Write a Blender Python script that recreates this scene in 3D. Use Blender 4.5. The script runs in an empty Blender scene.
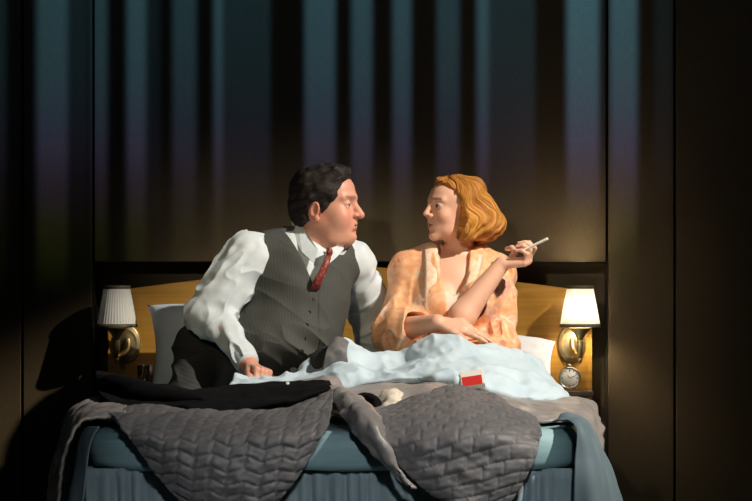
import bpy, bmesh, math, random
import numpy as np
from mathutils import Vector, Matrix

# ------------------------------------------------------------------ camera
F, VX, VY = 2970.0, 422.0, 290.0          # focal length / vanishing point in pixels of the 752x501 frame
CX, CD, CH = 0.236, 9.75, 0.97            # camera x, distance to the wall plane (y = 0), height
scene = bpy.context.scene
COL = scene.collection
cam_d = bpy.data.cameras.new('camera')
cam = bpy.data.objects.new('camera', cam_d); COL.objects.link(cam)
cam.location = (CX, -CD, CH); cam.rotation_euler = (math.pi / 2, 0, 0)
cam_d.sensor_width = 36.0; cam_d.lens = F / 752 * 36
cam_d.shift_x = (376 - VX) / 752; cam_d.shift_y = (VY - 250.5) / 752
cam_d.clip_end = 100
scene.camera = cam

# ------------------------------------------------------------------ world, lights, exposure
w = bpy.data.worlds.new('stage_dark'); scene.world = w; w.use_nodes = True
w.node_tree.nodes['Background'].inputs[0].default_value = (0.35, 0.55, 0.7, 1)
w.node_tree.nodes['Background'].inputs[1].default_value = 0.012
scene.view_settings.view_transform = 'Standard'; scene.view_settings.look = 'None'
scene.view_settings.gamma = 1.0; scene.view_settings.exposure = 0.0
scene.view_settings.use_curve_mapping = False

def spot(name, loc, target, power, color, angle, blend=0.5, radius=0.06):
    l = bpy.data.lights.new(name, 'SPOT'); l.energy = power; l.color = color
    l.spot_size = math.radians(angle); l.spot_blend = blend; l.shadow_soft_size = radius
    o = bpy.data.objects.new(name, l); COL.objects.link(o); o.location = loc
    o.rotation_euler = (Vector(target) - Vector(loc)).to_track_quat('-Z', 'Y').to_euler()
    return o

def shutters(o, left, right, bottom, top, slant=None):
    """framing shutters of a profile spotlight: soft cuts in the lamp's own beam (tangent coordinates)"""
    l = o.data; l.use_nodes = True; nt = l.node_tree; N = nt.nodes; L = nt.links
    em = [n for n in N if n.type == 'EMISSION'][0]
    tc = N.new('ShaderNodeTexCoord'); sp = N.new('ShaderNodeSeparateXYZ'); L.new(tc.outputs['Normal'], sp.inputs[0])
    def M_(op, a, b):
        n = N.new('ShaderNodeMath'); n.operation = op
        for i, v in enumerate((a, b)):
            if isinstance(v, (int, float)): n.inputs[i].default_value = v
            else: L.new(v, n.inputs[i])
        return n.outputs[0]
    az = M_('MAXIMUM', M_('ABSOLUTE', sp.outputs[2], 0), .001); tot = None
    for k, pr in ((0, left), (0, right), (1, bottom), (1, top)):
        n = N.new('ShaderNodeMapRange'); n.interpolation_type = 'SMOOTHSTEP'; L.new(M_('DIVIDE', sp.outputs[k], az), n.inputs[0])
        lo, hi = min(pr), max(pr); n.inputs[1].default_value = lo; n.inputs[2].default_value = hi
        if pr[0] > pr[1]: n.inputs[3].default_value = 1; n.inputs[4].default_value = 0      # (outer, inner)
        tot = n.outputs[0] if tot is None else M_('MULTIPLY', tot, n.outputs[0])
    if slant:                                            # (slope, outer, inner): cut on v + slope * u
        w_ = M_('ADD', M_('DIVIDE', sp.outputs[1], az), M_('MULTIPLY', M_('DIVIDE', sp.outputs[0], az), slant[0]))
        n = N.new('ShaderNodeMapRange'); n.interpolation_type = 'SMOOTHSTEP'; L.new(w_, n.inputs[0])
        n.inputs[1].default_value = slant[2]; n.inputs[2].default_value = slant[1]; n.inputs[3].default_value = 1; n.inputs[4].default_value = 0
        tot = M_('MULTIPLY', tot, n.outputs[0])
    L.new(tot, em.inputs['Strength'])

# stage key from high house right, a weak warm front wash, and an unseen soft fill added to lift the bed foot
k_ = spot('key_spotlight', (3.95, -3.35, 4.75), (0.12, -0.72, 0.90), 1850, (1.0, 0.91, 0.79), 40, 0.1, 0.05)
shutters(k_, (-.30, -.085), (.166, .122), (-.30, -.16), (.124, .086), (.77, .185, .105))
k_ = spot('front_wash_spotlight', (-1.6, -9.0, 3.6), (-0.02, -0.8, 0.93), 640, (1.0, 0.82, 0.56), 24, 0.1, 0.12)
shutters(k_, (-.100, -.045), (.125, .06), (-.055, .012), (.088, .030))
k_ = spot('foot_fill_light', (1.0, -8.5, 3.4), (0.0, -1.9, 0.45), 620, (0.92, 0.97, 1.0), 24, 0.1, 0.2)
shutters(k_, (-.14, -.04), (.16, .08), (-.12, -.06), (.045, .005))

# overhead projector with a striped gobo, washing down the back wall
GX, GY, GZ = 0.08, -1.4, 4.3
def wall_x(px): return CX + (px - VX) * CD / F
def wall_z(py): return CH - (py - VY) * CD / F
def gobo():
    l = bpy.data.lights.new('gobo_projector', 'SPOT'); l.energy = 520; l.color = (1, 1, 1)
    l.spot_size = math.radians(165); l.spot_blend = 0.1; l.shadow_soft_size = 0.01
    o = bpy.data.objects.new('gobo_projector', l); COL.objects.link(o)
    o.location = (GX, GY, GZ); o.rotation_euler = (math.pi / 2, 0, 0)     # local -Z looks at the wall (+Y)
    l.use_nodes = True; nt = l.node_tree; N = nt.nodes; L = nt.links
    em = [n for n in N if n.type == 'EMISSION'][0]
    tc = N.new('ShaderNodeTexCoord'); sp = N.new('ShaderNodeSeparateXYZ'); L.new(tc.outputs['Normal'], sp.inputs[0])
    def M(op, a, b=None, c=None):
        n = N.new('ShaderNodeMath'); n.operation = op
        for i, v in enumerate((a, b, c)):
            if v is None: continue
            if isinstance(v, (int, float)): n.inputs[i].default_value = v
            else: L.new(v, n.inputs[i])
        return n.outputs[0]
    az = M('MAXIMUM', M('ABSOLUTE', sp.outputs[2]), 0.001)
    u = M('DIVIDE', sp.outputs[0], az); v = M('DIVIDE', sp.outputs[1], az)
    def sm(val, a, b):
        n = N.new('ShaderNodeMapRange'); n.interpolation_type = 'SMOOTHSTEP'
        L.new(val, n.inputs[0]); n.inputs[1].default_value = a; n.inputs[2].default_value = b
        return n.outputs[0]
    tot = None
    ku = lambda px: (wall_x(px) - GX) / (-GY)
    stripes = [(-20, 6, .25), (37, 68, .85), (70, 88, .20), (92, 107, .62), (127, 146, .85), (147, 160, .12), (173, 196, .5), (214, 223, .8), (224, 270, .24),
               (305, 335, .8), (352, 372, .75), (393, 411, .75), (437, 459, .5), (477, 489, .9), (490, 535, .28),
               (567, 599, 1.45), (610, 637, 1.25), (655, 672, .12)]
    for a, b, s in stripes:
        e = 4.5
        st = M('MULTIPLY', sm(u, ku(a - e), ku(a + e)), M('SUBTRACT', 1.0, sm(u, ku(b - e), ku(b + e))))
        st = M('MULTIPLY', st, s)
        tot = st if tot is None else M('ADD', tot, st)
    tot = M('ADD', tot, 0.012)
    kv = lambda py: (wall_z(py) - GZ) / (-GY)
    t = N.new('ShaderNodeMapRange'); L.new(v, t.inputs[0])
    t.inputs[1].default_value = kv(300); t.inputs[2].default_value = kv(-60)
    r = N.new('ShaderNodeValToRGB'); L.new(t.outputs[0], r.inputs[0])
    el = r.color_ramp.elements
    pos = lambda py: (300 - py) / 360.0
    stops = [(298, (0, 0, 0)), (262, (.03, .055, .01)), (225, (.06, .08, .05)), (185, (.09, .09, .23)), (150, (.11, .145, .43)),
             (115, (.09, .185, .46)), (70, (.075, .22, .45)), (0, (.065, .215, .43)), (-50, (.065, .215, .43))]
    el[0].position = pos(stops[0][0]); el[0].color = (*stops[0][1], 1)
    el[1].position = pos(stops[-1][0]); el[1].color = (*stops[-1][1], 1)
    for py, c in stops[1:-1]:
        e = el.new(pos(py)); e.color = (*c, 1)
    L.new(r.outputs[0], em.inputs[0]); L.new(M('MULTIPLY', tot, 4.6), em.inputs[1])
gobo()

# ------------------------------------------------------------------ helpers
def P(px, py, y):
    d = CD + y
    return np.array((CX + (px - VX) * d / F, y, CH - (py - VY) * d / F))
def norm(v): v = np.asarray(v, float); return v / np.linalg.norm(v)

def mesh_obj(name, V, Fa, mat=None, parent=None, smooth=True, col=None, fab=None, loc=None):
    V = np.asarray(V, np.float32)
    me = bpy.data.meshes.new(name)
    if isinstance(Fa, np.ndarray):
        n = len(Fa); k = Fa.shape[1]
        me.vertices.add(len(V)); me.vertices.foreach_set('co', V.ravel())
        me.loops.add(n * k); me.loops.foreach_set('vertex_index', Fa.astype(np.int32).ravel())
        me.polygons.add(n); me.polygons.foreach_set('loop_start', np.arange(0, n * k, k, dtype=np.int32))
        me.update(calc_edges=True)
    else:
        me.from_pydata([tuple(map(float, v)) for v in V], [], Fa)
    if smooth: me.polygons.foreach_set('use_smooth', np.ones(len(me.polygons), bool))
    if col is not None:
        a = me.attributes.new('Col', 'FLOAT_COLOR', 'POINT')
        c = np.ones((len(V), 4), np.float32); c[:, :3] = col; a.data.foreach_set('color', c.ravel())
    if fab is not None:
        a = me.attributes.new('fab', 'FLOAT_VECTOR', 'POINT')
        a.data.foreach_set('vector', np.asarray(fab, np.float32).ravel())
    me.validate()
    o = bpy.data.objects.new(name, me); COL.objects.link(o)
    if mat: me.materials.append(mat)
    if parent is not None: o.parent = parent
    if loc is not None: o.location = loc
    return o

def tag(o, label, cat, group=None, kind=None):
    o['label'] = label
    if cat: o['category'] = cat
    if group: o['group'] = group
    if kind: o['kind'] = kind
    return o
def empty(name, label, cat, group=None):
    o = bpy.data.objects.new(name, None); COL.objects.link(o); o.empty_display_size = .05
    return tag(o, label, cat, group)

def bm_obj(name, bm, mat, parent=None, smooth=False):
    me = bpy.data.meshes.new(name); bmesh.ops.recalc_face_normals(bm, faces=bm.faces); bm.to_mesh(me); bm.free()
    if smooth: me.polygons.foreach_set('use_smooth', np.ones(len(me.polygons), bool))
    me.materials.append(mat)
    o = bpy.data.objects.new(name, me); COL.objects.link(o)
    if parent is not None: o.parent = parent
    return o
def box(name, lo, hi, mat, parent=None, bev=0.0, seg=2):
    bm = bmesh.new(); bmesh.ops.create_cube(bm, size=1)
    lo, hi = Vector(lo), Vector(hi)
    for v in bm.verts: v.co = Vector([lo[i] + (v.co[i] + .5) * (hi[i] - lo[i]) for i in range(3)])
    if bev: bmesh.ops.bevel(bm, geom=bm.edges[:], offset=bev, segments=seg, affect='EDGES', profile=.5)
    return bm_obj(name, bm, mat, parent)

def lathe(name, prof, mat, parent=None, n=48, M4=None, pleat=0.0, pn=0, smooth=True, sx=1.0, sy=1.0):
    V = []; Fa = []
    for (r, z) in prof:
        for i in range(n):
            a = 2 * math.pi * i / n
            rr = r * (1 + (pleat * math.cos(pn * a) if pn else 0))
            V.append((rr * math.cos(a) * sx, rr * math.sin(a) * sy, z))
    m = len(prof)
    for j in range(m - 1):
        for i in range(n):
            k = (i + 1) % n
            Fa.append((j * n + i, j * n + k, (j + 1) * n + k, (j + 1) * n + i))
    if M4 is not None: V = [tuple(M4 @ Vector(v)) for v in V]
    return mesh_obj(name, V, Fa, mat, parent, smooth)

def tube(name, pts, rad, mat, parent=None, n=14, sub=8, wob=None):
    pts = np.array(pts, float); rad = np.array(rad, float)
    C = catmull(pts, sub); R = catmull(rad[:, None], sub)[:, 0]
    V = []; T = np.gradient(C, axis=0); T /= np.linalg.norm(T, axis=1)[:, None]
    up = np.array((0, 0, 1.0)) if abs(T[0][2]) < .9 else np.array((1.0, 0, 0))
    a = np.cross(T[0], up); a /= np.linalg.norm(a)
    for i in range(len(C)):
        a = a - T[i] * a.dot(T[i]); a /= np.linalg.norm(a); b = np.cross(T[i], a)
        for k in range(n):
            t = 2 * math.pi * k / n
            r = R[i] * (1 + (wob(i / len(C), t) if wob else 0))
            V.append(C[i] + r * (math.cos(t) * a + math.sin(t) * b))
    Fa = []
    for i in range(len(C) - 1):
        for k in range(n):
            Fa.append((i * n + k, i * n + (k + 1) % n, (i + 1) * n + (k + 1) % n, (i + 1) * n + k))
    c0 = len(V); V.append(C[0]); V.append(C[-1])
    for k in range(n):
        Fa.append((c0, (k + 1) % n, k)); e = (len(C) - 1) * n
        Fa.append((c0 + 1, e + k, e + (k + 1) % n))
    return mesh_obj(name, V, Fa, mat, parent, True)

def catmull(A, sub):
    """Catmull-Rom along axis 0, `sub` samples per span"""
    A = np.asarray(A, float); n = len(A)
    ext = np.concatenate([2 * A[:1] - A[1:2], A, 2 * A[-1:] - A[-2:-1]])
    out = []
    for i in range(n - 1):
        p0, p1, p2, p3 = ext[i], ext[i + 1], ext[i + 2], ext[i + 3]
        for s in range(sub):
            t = s / sub
            out.append(.5 * ((2 * p1) + (-p0 + p2) * t + (2 * p0 - 5 * p1 + 4 * p2 - p3) * t * t + (-p0 + 3 * p1 - 3 * p2 + p3) * t ** 3))
    out.append(A[-1]); return np.array(out)

# ---- value noise
_rng = np.random.RandomState(7); _T = _rng.rand(32, 32, 32).astype(np.float32)
def vnoise(p):
    p = np.asarray(p, np.float32); i = np.floor(p).astype(np.int32); f = p - i; f = f * f * (3 - 2 * f)
    a = i & 31; b = (i + 1) & 31
    x0, y0, z0 = a[..., 0], a[..., 1], a[..., 2]; x1, y1, z1 = b[..., 0], b[..., 1], b[..., 2]
    fx, fy, fz = f[..., 0], f[..., 1], f[..., 2]
    def lp(u, v, t): return u + (v - u) * t
    c00 = lp(_T[x0, y0, z0], _T[x1, y0, z0], fx); c10 = lp(_T[x0, y1, z0], _T[x1, y1, z0], fx)
    c01 = lp(_T[x0, y0, z1], _T[x1, y0, z1], fx); c11 = lp(_T[x0, y1, z1], _T[x1, y1, z1], fx)
    return lp(lp(c00, c10, fy), lp(c01, c11, fy), fz) * 2 - 1
def ridge(n, p=1.0): return 1 - np.abs(n) ** p * 2     # sharp crests where n = 0

# ---- loft: grid of control points -> smooth thin cloth
def loft(name, rows, mat, parent=None, sub=(10, 10), thick=.006, disp=None, plan=False):
    A = np.array([[P(*q) for q in r] for r in rows])           # rows x cols x 3
    A = catmull(A, sub[0]); A = np.swapaxes(catmull(np.swapaxes(A, 0, 1), sub[1]), 0, 1)
    S, Tt = A.shape[:2]
    du = np.gradient(A, axis=1); dv = np.gradient(A, axis=0)
    su = np.cumsum(np.linalg.norm(du, axis=2), axis=1); sv = np.cumsum(np.linalg.norm(dv, axis=2), axis=0)
    su = su - su[:, Tt // 2][:, None]
    fab = np.stack([su, sv, np.zeros_like(su)], 2)
    if plan: fab = np.stack([A[..., 0], np.repeat(sv.mean(1)[:, None], Tt, 1), np.zeros_like(su)], 2)
    Nn = np.cross(du, dv); Nn /= np.linalg.norm(Nn, axis=2)[:, :, None] + 1e-9
    if Nn[..., 1].mean() > 0: Nn = -Nn                         # outward = to the camera side
    if disp is not None:
        A = A + Nn * disp(A, fab)[:, :, None]
        du = np.gradient(A, axis=1); dv = np.gradient(A, axis=0)
        N2 = np.cross(du, dv); N2 /= np.linalg.norm(N2, axis=2)[:, :, None] + 1e-9
        if (N2 * Nn).sum() < 0: N2 = -N2
        Nn = N2
    B = A - Nn * thick
    V = np.concatenate([A.reshape(-1, 3), B.reshape(-1, 3)]); fb = np.concatenate([fab.reshape(-1, 3)] * 2)
    i, j = np.meshgrid(np.arange(S - 1), np.arange(Tt - 1), indexing='ij'); a = (i * Tt + j).ravel()
    q = np.stack([a, a + 1, a + Tt + 1, a + Tt], 1); n = S * Tt
    Q = [q, q[:, ::-1] + n]
    def edge(idx): Q.append(np.stack([idx[:-1], idx[:-1] + n, idx[1:] + n, idx[1:]], 1))
    edge(np.arange(Tt)); edge(np.arange(Tt)[::-1] + (S - 1) * Tt); edge((np.arange(S) * Tt)[::-1]); edge(np.arange(S) * Tt + Tt - 1)
    o = mesh_obj(name, V, np.concatenate(Q), mat, parent, True, fab=fb)
    bm = bmesh.new(); bm.from_mesh(o.data); bmesh.ops.recalc_face_normals(bm, faces=bm.faces); bm.to_mesh(o.data); bm.free()
    return o

# ---- signed distance modelling (numpy) + surface nets
def cap(p, a, b, ra, rb):
    a = np.asarray(a, np.float32); b = np.asarray(b, np.float32); ba = b - a
    t = np.clip(((p - a) @ ba) / max(ba.dot(ba), 1e-9), 0, 1)
    return np.linalg.norm(p - a - t[:, None] * ba, axis=1) - (ra + (rb - ra) * t)
def ell(p, c, r, R=None):
    q = p - np.asarray(c, np.float32)
    if R is not None: q = q @ np.asarray(R, np.float32)
    r = np.asarray(r, np.float32)
    k0 = np.linalg.norm(q / r, axis=1); k1 = np.linalg.norm(q / (r * r), axis=1)
    return k0 * (k0 - 1) / np.maximum(k1, 1e-6)
def smin(a, b, k):
    h = np.clip(.5 + .5 * (b - a) / k, 0, 1); return b + (a - b) * h - k * h * (1 - h)
def smax(a, b, k): return -smin(-a, -b, k)

def sdf_mesh(fn, lo, hi, h):
    lo = np.array(lo, np.float32); hi = np.array(hi, np.float32)
    n = np.ceil((hi - lo) / (4 * h)).astype(int) + 1; sp = 4 * h
    def pts(shape, sp, mask=None):
        if mask is None: I = np.indices(shape).reshape(3, -1).T
        else: I = np.argwhere(mask)
        return (lo + I.astype(np.float32) * sp).astype(np.float32)
    D = fn(pts(tuple(n), sp)).reshape(n).astype(np.float32)
    for lev in range(2):
        E = D
        for ax in range(3):
            s = list(E.shape); s[ax] = 2 * s[ax] - 1; G = np.empty(s, np.float32)
            ev = [slice(None)] * 3; od = [slice(None)] * 3; ev[ax] = slice(0, None, 2); od[ax] = slice(1, None, 2)
            a = [slice(None)] * 3; b = [slice(None)] * 3; a[ax] = slice(0, -1); b[ax] = slice(1, None)
            G[tuple(ev)] = E; G[tuple(od)] = .5 * (E[tuple(a)] + E[tuple(b)]); E = G
        m = np.abs(E) < 1.6 * sp
        sp /= 2; E[m] = fn(pts(None, sp, m)); D = E
    s = D < 0
    X, Y, Z = s.shape
    cnt = np.zeros((X - 1, Y - 1, Z - 1), np.int8)
    for dx in (0, 1):
        for dy in (0, 1):
            for dz in (0, 1): cnt += s[dx:X - 1 + dx, dy:Y - 1 + dy, dz:Z - 1 + dz]
    act = (cnt > 0) & (cnt < 8); cells = np.argwhere(act)
    idx = -np.ones(act.shape, np.int32); idx[act] = np.arange(len(cells))
    acc = np.zeros((len(cells), 3), np.float32); num = np.zeros(len(cells), np.float32)
    cs = [(dx, dy, dz) for dx in (0, 1) for dy in (0, 1) for dz in (0, 1)]
    vals = {c: D[cells[:, 0] + c[0], cells[:, 1] + c[1], cells[:, 2] + c[2]] for c in cs}
    for c in cs:
        for ax in range(3):
            if c[ax] == 0:
                e = list(c); e[ax] = 1; e = tuple(e); va, vb = vals[c], vals[e]
                x = (va < 0) != (vb < 0)
                t = np.where(x, va / np.where(x, va - vb, 1), 0)
                q = np.zeros((len(cells), 3), np.float32); q[:] = c; q[:, ax] += t
                acc += q * x[:, None]; num += x
    V = lo + (cells + acc / num[:, None]) * sp
    Q = []
    for ax in range(3):
        a = [slice(None)] * 3; b = [slice(None)] * 3; a[ax] = slice(0, -1); b[ax] = slice(1, None)
        o1, o2 = [(1, 2), (2, 0), (0, 1)][ax]
        x = s[tuple(a)] != s[tuple(b)]
        I = np.argwhere(x); keep = (I[:, o1] > 0) & (I[:, o2] > 0) & (I[:, o1] < s.shape[o1] - 1) & (I[:, o2] < s.shape[o2] - 1); I = I[keep]
        ins = s[I[:, 0], I[:, 1], I[:, 2]]
        def at(d1, d2):
            J = I.copy(); J[:, o1] += d1; J[:, o2] += d2; return idx[J[:, 0], J[:, 1], J[:, 2]]
        q = np.stack([at(-1, -1), at(0, -1), at(0, 0), at(-1, 0)], 1)
        q[~ins] = q[~ins][:, ::-1]; Q.append(q)
    Q = np.concatenate(Q)
    return V, Q

def sdf_obj(name, fn, lo, hi, h, mat, parent=None, colfn=None, fabfn=None):
    V, Q = sdf_mesh(fn, lo, hi, h)
    return mesh_obj(name, V, Q, mat, parent, True, col=None if colfn is None else colfn(V), fab=None if fabfn is None else fabfn(V))

# ------------------------------------------------------------------ materials
def pmat(name, color, rough=.6, metal=0.0, **kw):
    m = bpy.data.materials.new(name); m.use_nodes = True
    b = m.node_tree.nodes['Principled BSDF']
    b.inputs['Base Color'].default_value = (*color, 1); b.inputs['Roughness'].default_value = rough; b.inputs['Metallic'].default_value = metal
    for k, v in kw.items(): b.inputs[k.replace('_', ' ')].default_value = v
    return m
def nodes(m): return m.node_tree.nodes, m.node_tree.links, m.node_tree.nodes['Principled BSDF']
def noise_mix(m, c1, c2, scale=(10, 10, 10), detail=4, coord='Object', bump=0.0, lo=.35, hi=.65, attr=None):
    N, L, b = nodes(m)
    if attr:
        t = N.new('ShaderNodeAttribute'); t.attribute_name = attr; vec = t.outputs['Vector']
    else:
        t = N.new('ShaderNodeTexCoord'); vec = t.outputs[coord]
    mp = N.new('ShaderNodeMapping'); L.new(vec, mp.inputs[0]); mp.inputs['Scale'].default_value = scale
    n = N.new('ShaderNodeTexNoise'); L.new(mp.outputs[0], n.inputs['Vector']); n.inputs['Scale'].default_value = 1; n.inputs['Detail'].default_value = detail
    r = N.new('ShaderNodeValToRGB'); L.new(n.outputs['Fac'], r.inputs[0])
    r.color_ramp.elements[0].position = lo; r.color_ramp.elements[0].color = (*c1, 1)
    r.color_ramp.elements[1].position = hi; r.color_ramp.elements[1].color = (*c2, 1)
    L.new(r.outputs[0], b.inputs['Base Color'])
    if bump:
        bp = N.new('ShaderNodeBump'); bp.inputs['Strength'].default_value = bump; bp.inputs['Distance'].default_value = .002
        L.new(n.outputs['Fac'], bp.inputs['Height']); L.new(bp.outputs[0], b.inputs['Normal'])
    return m
def attr_mat(name, rough, **kw):
    m = pmat(name, (1, 1, 1), rough, **kw); N, L, b = nodes(m)
    a = N.new('ShaderNodeAttribute'); a.attribute_name = 'Col'; L.new(a.outputs['Color'], b.inputs['Base Color'])
    return m

M = {}
M['panel'] = noise_mix(pmat('dark_walnut_panel', (.1, .07, .04), .55), (.066, .044, .0185), (.085, .057, .025), (300, 300, 40), 3)
M['joint'] = pmat('black_joint', (.004, .004, .004), .9)
M['recess'] = noise_mix(pmat('recess_brown', (.05, .03, .02), .7), (.045, .028, .015), (.06, .04, .022), (120, 120, 20))
M['floor'] = noise_mix(pmat('stage_floor', (.01, .01, .01), .6), (.008, .008, .008), (.016, .015, .014), (6, 6, 6))
M['oak'] = noise_mix(pmat('honey_oak', (.4, .2, .05), .42), (.36, .175, .020), (.47, .245, .040), (3, 30, 90), 5)
M['dark_wood'] = noise_mix(pmat('dark_wood', (.03, .015, .01), .5), (.02, .01, .006), (.045, .022, .012), (20, 20, 60))
M['brass'] = noise_mix(pmat('antique_brass', (.5, .36, .15), .40, 1.0), (.50, .38, .18), (.68, .55, .31), (30, 30, 30))
M['trim'] = pmat('shade_trim', (.08, .065, .03), .6)
M['mattress'] = noise_mix(pmat('teal_sheet', (.2, .36, .4), .6), (.27, .43, .46), (.32, .50, .53), (6, 6, 60), 3)
M['skirt'] = noise_mix(pmat('bed_skirt_blue', (.2, .27, .3), .8), (.24, .32, .35), (.33, .41, .44), (40, 40, 6))
M['base'] = pmat('bed_base_dark', (.012, .012, .014), .8)
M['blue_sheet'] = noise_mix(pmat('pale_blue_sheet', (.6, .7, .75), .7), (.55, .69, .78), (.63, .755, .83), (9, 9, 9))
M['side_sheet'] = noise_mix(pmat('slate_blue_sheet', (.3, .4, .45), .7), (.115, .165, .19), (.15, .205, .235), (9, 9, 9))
M['quilt'] = noise_mix(pmat('grey_quilt', (.16, .155, .155), .55), (.145, .138, .140), (.182, .174, .174), (50, 50, 50), 5, attr='fab')
M['lining'] = noise_mix(pmat('taupe_satin', (.33, .3, .28), .33), (.30, .272, .258), (.37, .34, .32), (15, 15, 15))
M['black'] = noise_mix(pmat('black_wool', (.008, .008, .009), .95, Specular_IOR_Level=.12), (.004, .004, .005), (.007, .007, .008), (90, 90, 90))
M['cream'] = noise_mix(pmat('cream_cotton', (.75, .68, .55), .75), (.68, .6, .47), (.8, .73, .62), (40, 40, 40))
M['pillow_blue'] = pmat('pillow_blue', (.55, .63, .72), .75)
M['pillow_white'] = pmat('pillow_white', (.72, .73, .73), .75)
M['white'] = pmat('white_card', (.8, .78, .7), .5)
M['red'] = pmat('red_print', (.62, .03, .025), .45)
M['chrome'] = pmat('clock_steel', (.55, .52, .46), .28, 1.0)
M['dial'] = pmat('clock_dial', (.72, .70, .62), .5)
M['ink'] = pmat('black_ink', (.01, .01, .01), .5)
M['glass'] = pmat('clear_glass', (1, 1, 1), .03, 0, Transmission_Weight=1.0, IOR=1.45)
M['skin'] = attr_mat('skin', .48, Subsurface_Weight=.12, Subsurface_Scale=.006)
M['hair'] = attr_mat('hair', .58, Specular_IOR_Level=.35)
def hair_bump(m):
    N, L, b = nodes(m); a = N.new('ShaderNodeAttribute'); a.attribute_name = 'fab'
    n = N.new('ShaderNodeTexNoise'); n.inputs['Scale'].default_value = 1; n.inputs['Detail'].default_value = 3; L.new(a.outputs['Vector'], n.inputs['Vector'])
    bp = N.new('ShaderNodeBump'); bp.inputs['Strength'].default_value = .9; bp.inputs['Distance'].default_value = .004
    L.new(n.outputs['Fac'], bp.inputs['Height']); L.new(bp.outputs[0], b.inputs['Normal'])
hair_bump(M['hair'])
M['eye'] = attr_mat('eyeball', .15)
M['shirt'] = noise_mix(pmat('white_shirt', (.7, .73, .75), .75), (.61, .68, .72), (.68, .74, .77), (30, 30, 30))
M['button'] = pmat('dark_button', (.012, .012, .012), .35)
M['cig'] = pmat('cigarette_paper', (.82, .8, .72), .6)

def stripes_mat(name, base, line, period=.0085, width=.13):
    m = pmat(name, base, .8); N, L, b = nodes(m)
    a = N.new('ShaderNodeAttribute'); a.attribute_name = 'fab'
    s = N.new('ShaderNodeSeparateXYZ'); L.new(a.outputs['Vector'], s.inputs[0])
    d = N.new('ShaderNodeMath'); d.operation = 'DIVIDE'; L.new(s.outputs[0], d.inputs[0]); d.inputs[1].default_value = period
    f = N.new('ShaderNodeMath'); f.operation = 'FRACT'; L.new(d.outputs[0], f.inputs[0])
    l = N.new('ShaderNodeMath'); l.operation = 'LESS_THAN'; L.new(f.outputs[0], l.inputs[0]); l.inputs[1].default_value = width
    n = N.new('ShaderNodeTexNoise'); L.new(a.outputs['Vector'], n.inputs['Vector']); n.inputs['Scale'].default_value = 120
    mx = N.new('ShaderNodeMix'); mx.data_type = 'RGBA'; L.new(l.outputs[0], mx.inputs[0])
    mx.inputs[6].default_value = (*base, 1); mx.inputs[7].default_value = (*line, 1)
    m2 = N.new('ShaderNodeMix'); m2.data_type = 'RGBA'; m2.blend_type = 'MULTIPLY'; m2.inputs[0].default_value = .35
    L.new(mx.outputs[2], m2.inputs[6]); L.new(n.outputs['Color'], m2.inputs[7]); L.new(m2.outputs[2], b.inputs['Base Color'])
    return m
M['vest'] = stripes_mat('charcoal_pinstripe', (.068, .072, .064), (.10, .104, .095))
M['trouser'] = stripes_mat('charcoal_trouser', (.036, .037, .036), (.07, .07, .068))

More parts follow.
